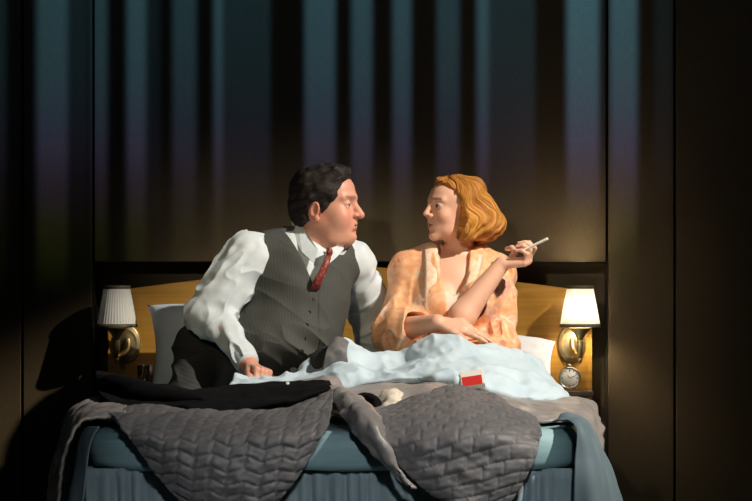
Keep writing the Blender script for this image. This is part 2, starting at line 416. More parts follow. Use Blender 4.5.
def robe_mat():
    m = pmat('peach_kimono', (.85, .42, .2), .45); N, L, b = nodes(m)
    a = N.new('ShaderNodeAttribute'); a.attribute_name = 'fab'
    n = N.new('ShaderNodeTexNoise'); L.new(a.outputs['Vector'], n.inputs['Vector']); n.inputs['Scale'].default_value = 55; n.inputs['Detail'].default_value = 4
    r = N.new('ShaderNodeValToRGB'); L.new(n.outputs['Fac'], r.inputs[0]); e = r.color_ramp.elements
    e[0].position = .34; e[0].color = (.87, .385, .175, 1); e[1].position = .66; e[1].color = (.95, .56, .32, 1)
    v = N.new('ShaderNodeTexVoronoi'); v.inputs['Scale'].default_value = 12.5; v.inputs['Randomness'].default_value = .8
    nw = N.new('ShaderNodeTexNoise'); nw.inputs['Scale'].default_value = 40; L.new(a.outputs['Vector'], nw.inputs['Vector'])
    mw = N.new('ShaderNodeMix'); mw.data_type = 'VECTOR'; mw.inputs[0].default_value = .03
    L.new(a.outputs['Vector'], mw.inputs[4]); L.new(nw.outputs['Color'], mw.inputs[5]); L.new(mw.outputs[1], v.inputs['Vector'])
    rr = N.new('ShaderNodeValToRGB'); L.new(v.outputs['Distance'], rr.inputs[0]); q = rr.color_ramp.elements
    q[0].position = 0; q[0].color = (1, 1, 1, 1); q[1].position = 1; q[1].color = (0, 0, 0, 1)
    for p, c in ((.14, 1), (.17, 0), (.24, 0), (.27, .9), (.35, .9), (.38, 0)):
        x = q.new(p); x.color = (c, c, c, 1)
    wn = N.new('ShaderNodeTexNoise'); wn.inputs['Scale'].default_value = 8; L.new(a.outputs['Vector'], wn.inputs['Vector'])
    wr = N.new('ShaderNodeValToRGB'); L.new(wn.outputs['Fac'], wr.inputs[0]); wr.color_ramp.elements[0].position = .44; wr.color_ramp.elements[1].position = .48
    mu = N.new('ShaderNodeMath'); mu.operation = 'MULTIPLY'; L.new(rr.outputs[0], mu.inputs[0]); L.new(wr.outputs[0], mu.inputs[1])
    ln = N.new('ShaderNodeTexNoise'); ln.inputs['Scale'].default_value = 36; ln.inputs['Detail'].default_value = 1; L.new(a.outputs['Vector'], ln.inputs['Vector'])
    lr = N.new('ShaderNodeValToRGB'); L.new(ln.outputs['Fac'], lr.inputs[0]); z = lr.color_ramp.elements
    z[0].position = .47; z[0].color = (0, 0, 0, 1); z[1].position = .57; z[1].color = (0, 0, 0, 1)
    for p_ in (.485, .555): x = z.new(p_); x.color = (1, 1, 1, 1)
    lm = N.new('ShaderNodeMath'); lm.operation = 'MULTIPLY'; L.new(lr.outputs[0], lm.inputs[0])
    lw = N.new('ShaderNodeValToRGB'); L.new(wn.outputs['Fac'], lw.inputs[0]); lw.color_ramp.elements[0].position = .52; lw.color_ramp.elements[1].position = .60
    L.new(lw.outputs[0], lm.inputs[1])
    sm_ = N.new('ShaderNodeMath'); sm_.operation = 'MAXIMUM'; L.new(mu.outputs[0], sm_.inputs[0]); L.new(lm.outputs[0], sm_.inputs[1])
    sv_ = N.new('ShaderNodeMath'); sv_.operation = 'MULTIPLY'; sv_.inputs[1].default_value = .95; L.new(sm_.outputs[0], sv_.inputs[0])
    pc = N.new('ShaderNodeMix'); pc.data_type = 'RGBA'; L.new(v.outputs['Color'], pc.inputs[0])
    pc.inputs[6].default_value = (.50, .09, .04, 1); pc.inputs[7].default_value = (.95, .82, .68, 1)
    mx = N.new('ShaderNodeMix'); mx.data_type = 'RGBA'; L.new(sv_.outputs[0], mx.inputs[0]); L.new(r.outputs[0], mx.inputs[6]); L.new(pc.outputs[2], mx.inputs[7])
    L.new(mx.outputs[2], b.inputs['Base Color']); return m
M['robe'] = robe_mat()
M['lapel'] = noise_mix(pmat('pale_peach_band', (.88, .6, .42), .5), (.86, .56, .36), (.90, .72, .56), (70, 70, 70))

def tie_mat():
    m = pmat('red_patterned_tie', (.35, .05, .03), .45); N, L, b = nodes(m)
    t = N.new('ShaderNodeTexCoord'); v = N.new('ShaderNodeTexVoronoi'); v.inputs['Scale'].default_value = 160; L.new(t.outputs['Object'], v.inputs['Vector'])
    r = N.new('ShaderNodeValToRGB'); L.new(v.outputs['Distance'], r.inputs[0]); e = r.color_ramp.elements
    e[0].position = .22; e[0].color = (.48, .20, .13, 1); e[1].position = .4; e[1].color = (.22, .026, .018, 1)
    L.new(r.outputs[0], b.inputs['Base Color']); return m
M['tie'] = tie_mat()
def shade_mat():
    m = bpy.data.materials.new('pleated_shade_fabric'); m.use_nodes = True; N, L = m.node_tree.nodes, m.node_tree.links
    N.remove(N['Principled BSDF']); o = N['Material Output']
    d = N.new('ShaderNodeBsdfDiffuse'); d.inputs[0].default_value = (.86, .84, .78, 1)
    t = N.new('ShaderNodeBsdfTranslucent'); t.inputs[0].default_value = (.86, .87, .86, 1)
    mx = N.new('ShaderNodeMixShader'); mx.inputs[0].default_value = .38
    L.new(d.outputs[0], mx.inputs[1]); L.new(t.outputs[0], mx.inputs[2]); L.new(mx.outputs[0], o.inputs[0]); return m
M['shade'] = shade_mat()
def emit(name, c, s):
    m = bpy.data.materials.new(name); m.use_nodes = True; b = m.node_tree.nodes['Principled BSDF']
    b.inputs['Base Color'].default_value = (*c, 1); b.inputs['Emission Color'].default_value = (*c, 1); b.inputs['Emission Strength'].default_value = s; return m
M['bulb_on'] = emit('lit_bulb', (1, .83, .62), 340)
M['bulb_off'] = pmat('unlit_bulb', (.7, .68, .62), .2)

# ------------------------------------------------------------------ the setting
NX, NZ, ND = .844, wall_z(263), .15
box('floor', (-3, -4, -.05), (3, ND + .06, 0), M['floor'])['kind'] = 'structure'
wall = box('wall_back', (-3, ND + .01, 0), (3, ND + .05, 3.2), M['joint']); wall['kind'] = 'structure'
g = .004
def panel(name, x0, x1, z0, z1, y0=0.0, y1=.02):
    return box(name, (x0 + g, y0, z0 + g), (x1 - g, y1, z1 - g), M['panel'], wall, .0025, 1)
xs = [-3, wall_x(-110), wall_x(22), -NX]
for a, b in zip(xs, xs[1:]): panel('panel', a, b, 0, 3.2)
xs = [NX, wall_x(675), wall_x(790), 3]
for a, b in zip(xs, xs[1:]): panel('panel', a, b, 0, 3.2)
panel('panel', -NX, NX, NZ, 3.2)
box('joint_backing', (-3, .021, NZ), (3, .04, 3.2), M['joint'], wall)
box('joint_backing', (-3, .021, 0), (-NX, .04, NZ), M['joint'], wall)
box('joint_backing', (NX, .021, 0), (3, .04, NZ), M['joint'], wall)
box('recess_back', (-NX, ND - .01, 0), (NX, ND, NZ), M['panel'], wall)
for sgn in (-1, 1):
    a, b = sorted((sgn * NX, sgn * (NX + .012)))
    box('recess_side', (a, .041, 0), (b, ND - .011, NZ), M['panel'], wall)

# ------------------------------------------------------------------ bed
ZB = .60; BX = .657; YF = -1.95
bed = empty('double_bed', 'double bed with honey oak headboard, teal fitted sheet and pale gathered skirt', 'bed')
def mattress():
    nx, ny = 90, 110
    u = np.linspace(-1, 1, nx); v = np.linspace(0, 1, ny); U, Vv = np.meshgrid(u, v, indexing='ij')
    def prof(X, Y):
        z = ZB + .004 * vnoise(np.stack([X * 6, Y * 6, X * 0], -1))
        for cx, cy, s, a in ((-.16, -.58, .24, .075), (.35, -.48, .22, .06), (-.38, -.62, .15, .03)):
            z = z - a * np.exp(-((X - cx) ** 2 + (Y - cy) ** 2) / (2 * s * s * .35))
        return z
    bm = bmesh.new()
    # closed rounded slab built as rings of a superellipse in plan
    V = []; Fa = []
    n = 160; rings = [(-.012, ZB - .105), (0, ZB - .10), (.006, ZB - .085), (.008, ZB - .06), (.006, ZB - .03), (-.002, ZB - .012), (-.014, ZB - .002), (-.03, ZB)]
    def plan(t, off):
        hx, hy, r = BX + off, .96 + off, .06
        c, s = math.cos(t), math.sin(t); k = 10
        q = (abs(c) ** k + abs(s) ** k) ** (-1 / k)
        return hx * c * q, -.99 + hy * s * q
    for off, z in rings:
        for i in range(n):
            t = 2 * math.pi * i / n; x, y = plan(t, off)
            V.append((x, y, z + .003 * math.sin(z * 300 + 3 * math.sin(x * 7))))
    for j in range(len(rings) - 1):
        for i in range(n): Fa.append((j * n + i, j * n + (i + 1) % n, (j + 1) * n + (i + 1) % n, (j + 1) * n + i))
    Fa.append(tuple(range(n))[::-1])
    last = (len(rings) - 1) * n
    for f in (.93, .85, .75, .64, .52, .40, .28, .16, .06):
        base = len(V)
        for i in range(n):
            t = 2 * math.pi * i / n; x, y = plan(t, -.03); x *= f; y = -.99 + (y + .99) * f
            V.append((x, y, float(prof(np.array([x]), np.array([y]))[0])))
        for i in range(n): Fa.append((last + i, last + (i + 1) % n, base + (i + 1) % n, base + i))
        last = base
    Fa.append(tuple(range(last, last + n)))
    return mesh_obj('mattress', V, Fa, M['mattress'], bed)
mattress()
box('box_base', (-BX + .065, -1.865, .10), (BX - .065, -.03, ZB - .107), M['base'], bed, .01)
for sx in (-1, 1):
    for yy in (-1.85, -.1): box('leg', (sx * .58 - .03, yy - .03, 0), (sx * .58 + .03, yy + .03, .10), M['dark_wood'], bed)
def skirt():
    path = [(-BX + .015, -.05), (-BX + .005, -1.925), (BX - .005, -1.925), (BX - .015, -.05)]
    pts = []; s = 0; rnd = random.Random(3)
    for (x0, y0), (x1, y1) in zip(path, path[1:]):
        Ls = math.hypot(x1 - x0, y1 - y0); n = int(Ls / .005); nx_, ny_ = (y1 - y0) / Ls, -(x1 - x0) / Ls
        for i in range(n): t = i / n; pts.append((x0 + (x1 - x0) * t, y0 + (y1 - y0) * t, nx_, ny_, s + Ls * t))
        s += Ls
    V = []; zs = [ZB - .10, ZB - .13, ZB - .2, ZB - .3, ZB - .42, .05]
    for k, z in enumerate(zs):
        amp = .004 + .013 * min(1, k / 2.5)
        for x, y, a, b, q in pts:
            ph = q * 150 + 2.2 * math.sin(q * 17) + 1.3 * math.sin(q * 41) + .3 * k * math.sin(q * 9)
            o = amp * math.sin(ph) * (.65 + .35 * math.sin(q * 23)) - .004 - .004 * k
            V.append((x + a * o, y + b * o, z))
    n = len(pts); Fa = []
    for k in range(len(zs) - 1):
        for i in range(n - 1): Fa.append((k * n + i, k * n + i + 1, (k + 1) * n + i + 1, (k + 1) * n + i))
    o = mesh_obj('bed_skirt', V, Fa, M['skirt'], bed)
    so = o.modifiers.new('thickness', 'SOLIDIFY'); so.thickness = .003
skirt()
def headboard():
    n = 40; top = []
    for i in range(n + 1):
        px = 108 + (592 - 108) * i / n
        t = abs((px - 350) / 242); py = 265.5 + 26 * t ** 1.25
        top.append((wall_x(px), wall_z(py)))
    V = []; Fa = []
    for y in (.0, .032):
        for x, z in top: V.append((x, y, .30)); V.append((x, y, z))
    m = 2 * (n + 1)
    for i in range(n):
        a = 2 * i
        Fa += [(a, a + 2, a + 3, a + 1), (m + a, m + a + 1, m + a + 3, m + a + 2), (a + 1, a + 3, m + a + 3, m + a + 1), (a, m + a, m + a + 2, a + 2)]
    Fa += [(0, 1, m + 1, m), (2 * n, m + 2 * n, m + 2 * n + 1, 2 * n + 1)]
    return mesh_obj('headboard', V, Fa, M['oak'], bed, False)
headboard()

# bedside ledges on the headboard
for sx, lab in ((1, 'small dark wooden bedside ledge holding the round clock'), (-1, 'small dark wooden bedside ledge under the unlit sconce')):
    a, b = sorted((sx * .60, sx * .79)); e = box('bedside_ledge', (a, -.15, .625), (b, -.0, .6425), M['dark_wood'], bed, .003); e['label'] = lab
    c = sx * .72; box('bracket', (c - .01, -.10, .545), (c + .01, -.0, .6245), M['dark_wood'], e, .002)

# ------------------------------------------------------------------ sconces
def sconce(px, lit, label):
    X = CX + (px - VX) * (CD - .10) / F
    e = empty('wall_sconce', label, 'lamp', None)
    yc = -.105
    def T(x, y, z): return Matrix.Translation((x, y, z))
    zt, zb = CH - (288 - VY) * (CD + yc) / F, CH - (326.5 - VY) * (CD + yc) / F
    rt, rb = .0425, .066
    lathe('shade', [(rb, zb), (rt, zt), (rt - .0015, zt), (rb - .0015, zb), (rb, zb)], M['shade'], e, 240, T(X, yc, 0), .012, 40)
    for z, r, nm in ((zb, rb, 'bottom_trim'), (zt, rt, 'top_trim')):
        h = .0085
        lathe(nm, [(r + .0012, z - h / 3), (r + .0022, z), (r + .0014 - (.0022 if nm == 'bottom_trim' else -.001), z + h), (r - .002, z + h), (r - .002, z - h / 3), (r + .0012, z - h / 3)], M['trim'], e, 60, T(X, yc, 0))
    lathe('socket_cup', [(.0, zb - .052), (.008, zb - .050), (.010, zb - .04), (.018, zb - .025), (.034, zb - .008), (.036, zb - .004), (.03, zb - .002), (.012, zb - .004), (.012, zb + .02), (.0, zb + .02)], M['brass'], e, 40, T(X, yc, 0))
    b = lathe('bulb', [(0, zb + .0205), (.010, zb + .022), (.013, zb + .035), (.021, zb + .055), (.023, zb + .068), (.018, zb + .085), (.0, zb + .094)], M['bulb_on'] if lit else M['bulb_off'], e, 24, T(X, yc, 0))
    # oval stepped backplate, its axis along -y
    xo = X - .022 if lit else X + .022
    zc = zb - .058
    Mb = Matrix.Translation((xo, -.0005, zc)) @ Matrix.Rotation(math.pi / 2, 4, 'X')
    lathe('backplate', [(0, 0), (.0475, 0), (.050, .004), (.046, .009), (.042, .008), (.039, .012), (.034, .011), (.026, .014), (.0, .017)], M['brass'], e, 56, Mb, sx=.93, sy=1.28)
    tube('arm', [(xo + .002, -.012, zc + .012), (xo + .003, -.05, zc - .022), (X - .003, -.092, zc - .040), (X, yc - .002, zc - .018), (X, yc, zb - .046)], [.011, .009, .0085, .0095, .010], M['brass'], e, 14, 8)
    lathe('finial', [(0, -.016), (.006, -.012), (.008, -.004), (.005, .003), (.0, .006)], M['brass'], e, 18, T(X - .001, -.095, zc - .046))
    return X
XR = sconce(580, True, 'lit brass wall sconce with glowing white pleated shade, above the clock')
XL = sconce(117, False, 'unlit brass wall sconce with white pleated shade beside the blue pillow')

# ------------------------------------------------------------------ clock and glass
def clock():
    e = empty('alarm_clock', 'small round steel bedside clock with pale dial', 'clock')
    zc = .6425 + .041; x, y = CX + (569.5 - VX) * (CD - .09) / F, -.085
    Mb = Matrix.Translation((x, y, zc)) @ Matrix.Rotation(math.pi / 2, 4, 'X')
    lathe('case', [(0, -.012), (.03, -.012), (.036, -.006), (.037, .008), (.034, .014), (.030, .012), (.030, .009), (0, .009)], M['chrome'], e, 48, Mb)
    d = lathe('dial', [(0, .0095), (.0295, .0095), (.0295, .0105), (0, .0105)], M['dial'], e, 40, Mb)
    for k in range(12):
        a = math.pi * k / 6; c = (x + .025 * math.sin(a), zc + .025 * math.cos(a)); s = .0018 if k % 3 else .0026
        box('hour_mark', (c[0] - s * .6, y - .0118, c[1] - s), (c[0] + s * .6, y - .0106, c[1] + s), M['ink'], d)
    for a, ln in ((-.6, .014), (1.15, .021)):
        dx, dz = math.sin(a), math.cos(a)
        V = [];
        for yy in (y - .0125, y - .0119):
            V += [(x - dz * .001, yy, zc + dx * .001), (x + dz * .001, yy, zc - dx * .001), (x + dx * ln + dz * .0005, yy, zc + dz * ln - dx * .0005), (x + dx * ln - dz * .0005, yy, zc + dz * ln + dx * .0005)]
        mesh_obj('clock_hand', V, [(0, 1, 2, 3), (7, 6, 5, 4), (0, 4, 5, 1), (1, 5, 6, 2), (2, 6, 7, 3), (3, 7, 4, 0)], M['ink'], d, False)
    lathe('crown', [(0, .034), (.006, .035), (.007, .042), (.004, .046), (0, .047)], M['chrome'], e, 16, Matrix.Translation((x, y, zc)))
    for s in (-1, 1): tube('foot', [(x + s * .018, y, zc - .030), (x + s * .024, y, zc - .0395)], [.0035, .0028], M['chrome'], e, 8, 3)
clock()
gl = lathe('drinking_glass', [(0, 0), (.021, 0), (.0225, .004), (.0265, .082), (.0245, .082), (.0205, .008), (0, .007)], M['glass'], None, 32)
gl.location = (-.665, -.09, .6435); tag(gl, 'clear drinking glass on the ledge beside the blue pillow', 'glass')

# ------------------------------------------------------------------ pillows
def pillow(name, label, mat, c, half, thick, rot, seed=0, ears=.05):
    n = 46; u = np.linspace(-1, 1, n); U, Vv = np.meshgrid(u, u, indexing='ij')
    k = 1 - ears * (1 - (U * U)) * Vv ** 2; kk = 1 - ears * (1 - Vv * Vv) * U ** 2
    X = U * half[0] * kk; Z = Vv * half[1] * k
    h = thick * np.clip((1 - U ** 4) * (1 - Vv ** 4), 0, 1) ** .5
    nz = vnoise(np.stack([U * 3 + seed, Vv * 3, U * 0 + seed], -1)) * .012 + vnoise(np.stack([U * 7 + seed, Vv * 5, U * 0], -1)) * .005
    A = np.stack([X, -h * (1 + nz * 9), Z], -1); B = np.stack([X, h, Z], -1)
    V = np.concatenate([A.reshape(-1, 3), B.reshape(-1, 3)])
    i, j = np.meshgrid(np.arange(n - 1), np.arange(n - 1), indexing='ij'); a = (i * n + j).ravel()
    q = np.stack([a, a + n, a + n + 1, a + 1], 1); Q = np.concatenate([q, q[:, ::-1] + n * n])
    o = mesh_obj(name, V, Q, mat, None)
    bm = bmesh.new(); bm.from_mesh(o.data); bmesh.ops.remove_doubles(bm, verts=bm.verts, dist=1e-5); bmesh.ops.recalc_face_normals(bm, faces=bm.faces); bm.to_mesh(o.data); bm.free()
    o.location = c; o.rotation_euler = rot
    return tag(o, label, 'pillow')
pillow('pillow', 'pale blue pillow propped against the headboard behind the man', M['pillow_blue'], P(229, 346, -.20), (.262, .160), .075, (math.radians(-24), math.radians(-3), 0), 1, .10)
pillow('pillow', 'white pillow behind the woman, its corner towards the lit sconce', M['pillow_white'], P(487, 358, -.21), (.215, .085), .06, (math.radians(-35), math.radians(5), 0), 4)

# ------------------------------------------------------------------ bedding
def folds(scale, amp, seed=0, ax=(1, 1, 1), sharp=False):
    def f(A, fab):
        q = A * np.array(ax) * scale + seed
        n = vnoise(q) + .5 * vnoise(q * 2.1 + 5)
        if sharp: n = ridge(n, .8) * .6
        return amp * n
    return f
def add(*fs): return lambda A, fab: sum(f(A, fab) for f in fs)
def quilting(ang, bw, bh, amp, skew=0.0, lines=.005, zig=0.0):
    """running-brick stitched channels, puffed between the stitch lines"""
    c, s = math.cos(ang), math.sin(ang)
    def f(A, fab):
        a = fab[..., 0] * c + fab[..., 1] * s; b = -fab[..., 0] * s + fab[..., 1] * c
        wob = .006 * vnoise(np.stack([a * 9, b * 9, a * 0 + 3], -1))
        b = b + wob; a = a + wob * .7
        if zig: b = b + zig * bh * np.abs((a / bw) % 2 - 1)
        r = np.floor(b / bh); fb = b / bh - r
        aa = a / bw + (0 if zig else .5 * (r % 2)) + skew * (fb - .5); fa = aa - np.floor(aa)
        da = np.minimum(fa, 1 - fa) * bw; db = np.minimum(fb, 1 - fb) * bh
        d = np.minimum(da, db)
        tilt = (fb - .5) * .35 + (fa - .5) * .25 * np.where(r % 2 == 0, 1, -1)
        return amp * (np.minimum(1, d / lines / 2) ** .6) + amp * tilt
    return f

# thin sheet over the woman's crossed legs, bunched towards the man
top0 = [(236, 377, -.93), (268, 378, -.93), (296, 374, -.95), (316, 357, -.86), (343, 337, -.82), (366, 349, -.80), (398, 352, -.74), (422, 339, -.80), (446, 335, -.82), (470, 342, -.84), (498, 344, -.78), (520, 350, -.66), (538, 359, -.56)]
back = [(x, y + 16, d + .06) for x, y, d in top0]
mid = [(233, 380, -1.00), (262, 381, -1.0), (292, 379, -1.02), (318, 371, -.98), (344, 358, -.96), (370, 364, -.95), (400, 363, -.92), (425, 354, -.95), (450, 352, -.97), (476, 357, -.98), (505, 361, -.93), (531, 370, -.83), (554, 380, -.72)]
low = [(229, 384, -1.08), (258, 385, -1.10), (290, 385, -1.12), (320, 385, -1.14), (346, 384, -1.16), (374, 380, -1.17), (404, 376, -1.18), (434, 376, -1.20), (466, 382, -1.21), (502, 390, -1.20), (534, 395, -1.15), (558, 396, -1.05), (570, 397, -.95)]
low2 = [(x, y + 13, d + .02) for x, y, d in low]
m2 = [tuple(np.array(a) * .45 + np.array(b) * .55) for a, b in zip(mid, low)]
m2 = [(x, y - 2, d - .015) for x, y, d in m2]
def n13(r): return r[:12] + [r[12]]
sheet = loft('top_sheet', [back, top0, mid, m2, low, low2], M['blue_sheet'], None, (16, 16), .005,
             add(folds(9, .010, 2, (1, 1, .6)), folds(22, .004, 8, (1, .6, 1.2)), folds(48, .0022, 12, (1, .5, 1.3)), lambda A, f: .0065 * np.clip(ridge(vnoise(A * np.array((14, 9, 20)) + 1.7), .7), -.5, 1)))
tag(sheet, 'pale blue bed sheet rumpled over the woman\'s legs', 'sheet')

quilt = empty('quilted_bedspread', 'charcoal grey quilted bedspread with taupe satin lining hanging over the bed foot', 'bedspread')
right = [
 [(358, 412, -1.66), (392, 404, -1.58), (425, 394, -1.53), (455, 388, -1.50), (485, 393, -1.53), (512, 404, -1.63), (536, 418, -1.76)],
 [(366, 421, -1.86), (395, 413, -1.80), (425, 405, -1.77), (455, 401, -1.76), (485, 406, -1.78), (512, 415, -1.84), (541, 428, -1.93)],
 [(377, 437, -1.99), (400, 434, -2.0), (428, 431, -2.01), (457, 429, -2.01), (485, 431, -2.01), (512, 436, -2.0), (538, 446, -1.985)],
 [(394, 460, -2.01), (414, 461, -2.03), (436, 461, -2.04), (460, 461, -2.04), (484, 461, -2.03), (508, 463, -2.02), (530, 467, -2.0)],
 [(420, 484, -2.02), (434, 488, -2.03), (450, 490, -2.04), (466, 491, -2.04), (483, 491, -2.03), (502, 490, -2.02), (520, 488, -2.0)],
 [(452, 507, -2.01), (459, 511, -2.02), (466, 515, -2.03), (474, 517, -2.03), (483, 516, -2.02), (494, 513, -2.01), (508, 506, -2.0)]]
loft('front_flap', right, M['quilt'], quilt, (26, 30), .010, add(quilting(math.radians(-17), .060, .037, .0036, .25), folds(8, .010, 3), folds(30, .0025, 7, (1, 1, 1.6))), True)
left = [
 [(98, 409, -1.45), (140, 407, -1.43), (190, 409, -1.45), (235, 411, -1.45), (275, 408, -1.43), (310, 398, -1.40), (333, 390, -1.36)],
 [(110, 414, -1.80), (150, 414, -1.78), (192, 417, -1.8), (235, 418, -1.8), (272, 416, -1.8), (305, 409, -1.75), (332, 402, -1.7)],
 [(122, 428, -1.98), (155, 430, -1.99), (195, 432, -2.0), (235, 433, -2.0), (270, 432, -2.0), (300, 429, -1.985), (328, 424, -1.97)],
 [(139, 452, -2.0), (168, 455, -2.02), (202, 458, -2.03), (236, 458, -2.03), (266, 457, -2.03), (292, 455, -2.02), (313, 450, -2.0)],
 [(158, 478, -2.0), (182, 482, -2.02), (208, 485, -2.03), (236, 487, -2.03), (262, 485, -2.03), (280, 482, -2.02), (296, 477, -2.0)],
 [(184, 506, -2.0), (198, 511, -2.01), (212, 515, -2.02), (228, 517, -2.02), (244, 516, -2.02), (258, 512, -2.01), (272, 505, -2.0)]]
loft('front_flap', left, M['quilt'], quilt, (26, 34), .010, add(quilting(math.radians(4), .044, .036, .0046, .25, .005, .45), folds(8, .009, 11), folds(30, .0025, 17, (1, 1, 1.6))), True)
# satin lining turned back below the sheet
lining = [
 [(300, 390, -1.10), (340, 389, -1.12), (400, 383, -1.16), (440, 382, -1.18), (480, 389, -1.18), (530, 399, -1.12), (572, 398, -.95), (592, 402, -.85)],
 [(300, 391, -1.25), (340, 391, -1.28), (400, 387, -1.30), (440, 386, -1.33), (488, 393, -1.33), (535, 402, -1.3), (579, 403, -1.1), (600, 412, -1.0)],
 [(310, 402, -1.42), (345, 402, -1.45), (400, 398, -1.45), (450, 397, -1.47), (500, 404, -1.50), (545, 411, -1.5), (587, 415, -1.35), (604, 430, -1.25)],
 [(315, 412, -1.58), (350, 413, -1.6), (400, 412, -1.62), (450, 412, -1.64), (500, 416, -1.66), (550, 420, -1.7), (588, 428, -1.55), (605, 453, -1.45)]]
loft('turned_back_lining', lining, M['lining'], quilt, (16, 14), .008, add(folds(9, .010, 4), folds(20, .005, 6, (1, .5, 1))))
# twisted edge between the two flaps
rndw = np.random.RandomState(2)
loft('rolled_edge', [
 [(330, 393, -1.40), (338, 389, -1.42), (350, 392, -1.45), (360, 400, -1.50)],
 [(335, 404, -1.68), (346, 397, -1.72), (361, 400, -1.73), (374, 410, -1.72)],
 [(346, 422, -1.93), (357, 413, -1.98), (370, 414, -1.99), (383, 424, -1.92)],
 [(361, 442, -2.01), (371, 435, -2.045), (382, 437, -2.05), (392, 447, -2.01)],
 [(381, 464, -2.02), (388, 461, -2.05), (396, 464, -2.05), (402, 470, -2.03)],
 [(404, 486, -2.03), (408, 486, -2.045), (412, 487, -2.045), (416, 489, -2.03)]], M['lining'], quilt, (14, 14), .008, add(folds(13, .010, 51), folds(30, .006, 53)))
loft('lining_fold', [[(322, 372, -1.0), (338, 370, -1.0), (350, 376, -1.0)], [(326, 352, -1.005), (337, 348, -1.005), (347, 352, -1.0)], [(331, 341, -.96), (338, 337, -.95), (349, 341, -.93)]][::-1],
     M['quilt'], quilt, (14, 12), .006, folds(24, .006, 9))
loft('lining_fold', [[(300, 380, -1.14), (316, 377, -1.15), (338, 376, -1.15)], [(304, 385, -1.22), (322, 383, -1.24), (344, 384, -1.24)], [(310, 390, -1.3), (328, 390, -1.33), (348, 392, -1.34)]],
     M['lining'], quilt, (10, 12), .006, folds(24, .007, 5))
side = [
 [(130, 402, -1.15), (128, 405, -1.35), (126, 409, -1.6), (126, 414, -1.82)],
 [(96, 400, -1.15), (93, 402, -1.35), (93, 406, -1.6), (100, 414, -1.83)],
 [(80, 410, -1.15), (72, 414, -1.35), (70, 418, -1.6), (76, 424, -1.86)],
 [(74, 438, -1.15), (62, 446, -1.35), (59, 452, -1.6), (66, 455, -1.88)],
 [(70, 470, -1.15), (55, 480, -1.35), (52, 487, -1.6), (61, 488, -1.89)],
 [(68, 505, -1.15), (51, 512, -1.35), (48, 518, -1.6), (57, 520, -1.89)]]
loft('side_fall', side, M['lining'], quilt, (14, 16), .008, add(folds(12, .012, 14, (1, 1, .5)), quilting(math.radians(20), .05, .034, .004)))

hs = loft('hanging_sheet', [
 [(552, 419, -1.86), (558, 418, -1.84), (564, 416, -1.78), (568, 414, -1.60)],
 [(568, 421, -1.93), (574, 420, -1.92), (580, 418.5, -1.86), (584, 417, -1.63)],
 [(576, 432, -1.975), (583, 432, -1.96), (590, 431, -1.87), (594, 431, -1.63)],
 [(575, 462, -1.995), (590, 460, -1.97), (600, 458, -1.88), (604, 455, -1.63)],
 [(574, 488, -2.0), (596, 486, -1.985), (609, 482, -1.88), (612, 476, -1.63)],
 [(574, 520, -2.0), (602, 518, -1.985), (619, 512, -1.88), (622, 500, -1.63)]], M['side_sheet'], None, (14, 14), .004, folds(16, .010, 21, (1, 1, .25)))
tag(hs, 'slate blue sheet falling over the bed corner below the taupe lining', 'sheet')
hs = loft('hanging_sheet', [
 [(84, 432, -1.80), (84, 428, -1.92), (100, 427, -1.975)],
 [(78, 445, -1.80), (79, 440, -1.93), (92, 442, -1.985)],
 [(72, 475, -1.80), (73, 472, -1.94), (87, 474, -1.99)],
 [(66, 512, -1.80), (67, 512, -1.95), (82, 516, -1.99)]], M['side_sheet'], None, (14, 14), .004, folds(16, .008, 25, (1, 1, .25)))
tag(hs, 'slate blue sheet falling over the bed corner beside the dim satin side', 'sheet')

jk = empty('black_jacket', 'black wool jacket laid across the bed beside the man\'s hand', 'jacket')
loft('body_cloth', [
 [(99, 388, -1.02), (122, 388, -1.02), (160, 394, -1.05), (205, 396, -1.08), (250, 394, -1.12), (290, 391, -1.16), (334, 389, -1.22)],
 [(96, 374, -1.16), (120, 376, -1.16), (157, 384, -1.18), (202, 388, -1.22), (250, 384.5, -1.24), (290, 382, -1.26), (330, 381, -1.28)],
 [(96, 379, -1.26), (121, 381, -1.26), (157, 388, -1.28), (205, 391, -1.32), (250, 388, -1.34), (290, 384, -1.36), (329, 382, -1.34)],
 [(99, 390, -1.38), (122, 394, -1.38), (157, 397, -1.40), (205, 400, -1.44), (250, 398, -1.44), (290, 391, -1.42), (328, 385, -1.40)],
 [(106, 401, -1.46), (122, 407, -1.50), (155, 404, -1.53), (205, 408, -1.58), (250, 407, -1.56), (290, 399, -1.52), (330, 388, -1.45)]],
 M['black'], jk, (12, 14), .012, add(folds(8, .010, 31), folds(22, .004, 33)))
lathe('button', [(0, 0), (.005, 0), (.0055, .0015), (.004, .0025), (0, .002)], M['white'], jk, 14, Matrix.Translation(P(287.5, 383.5, -1.375)) @ Matrix.Rotation(math.radians(60), 4, 'X'))
tube('sleeve', [P(98, 382, -1.30), P(118, 386, -1.36), P(140, 393, -1.40), P(170, 397, -1.43), P(205, 400, -1.45)], [.022, .034, .034, .028, .010], M['black'], jk, 20, 8,
     lambda s, t: .10 * math.sin(2 * t + s * 12) + .05 * math.sin(4 * t + s * 31))
t = tube('rolled_black_belt', [P(357, 398, -1.44), P(364, 397.5, -1.46), P(371, 400, -1.49), P(376, 404, -1.51), P(374, 409, -1.53)], [.009, .014, .018, .017, .012], M['black'], None, 18, 8,
         lambda s, a: .12 * math.sin(3 * a + s * 7))
tag(t, 'rolled black cloth belt tucked by the cream cloth on the lining', 'belt')
t = loft('cream_cloth', [
 [(377, 396, -1.36), (384, 389, -1.37), (393, 387, -1.37), (402, 392, -1.36)],
 [(376, 401, -1.43), (384, 396, -1.45), (394, 394, -1.45), (404, 399, -1.43)],
 [(378, 409, -1.52), (386, 407, -1.55), (396, 406, -1.55), (406, 404, -1.50)]], M['cream'], None, (12, 12), .005, folds(26, .008, 41))
tag(t, 'crumpled cream cloth tucked into the folded grey bedspread', 'cloth')

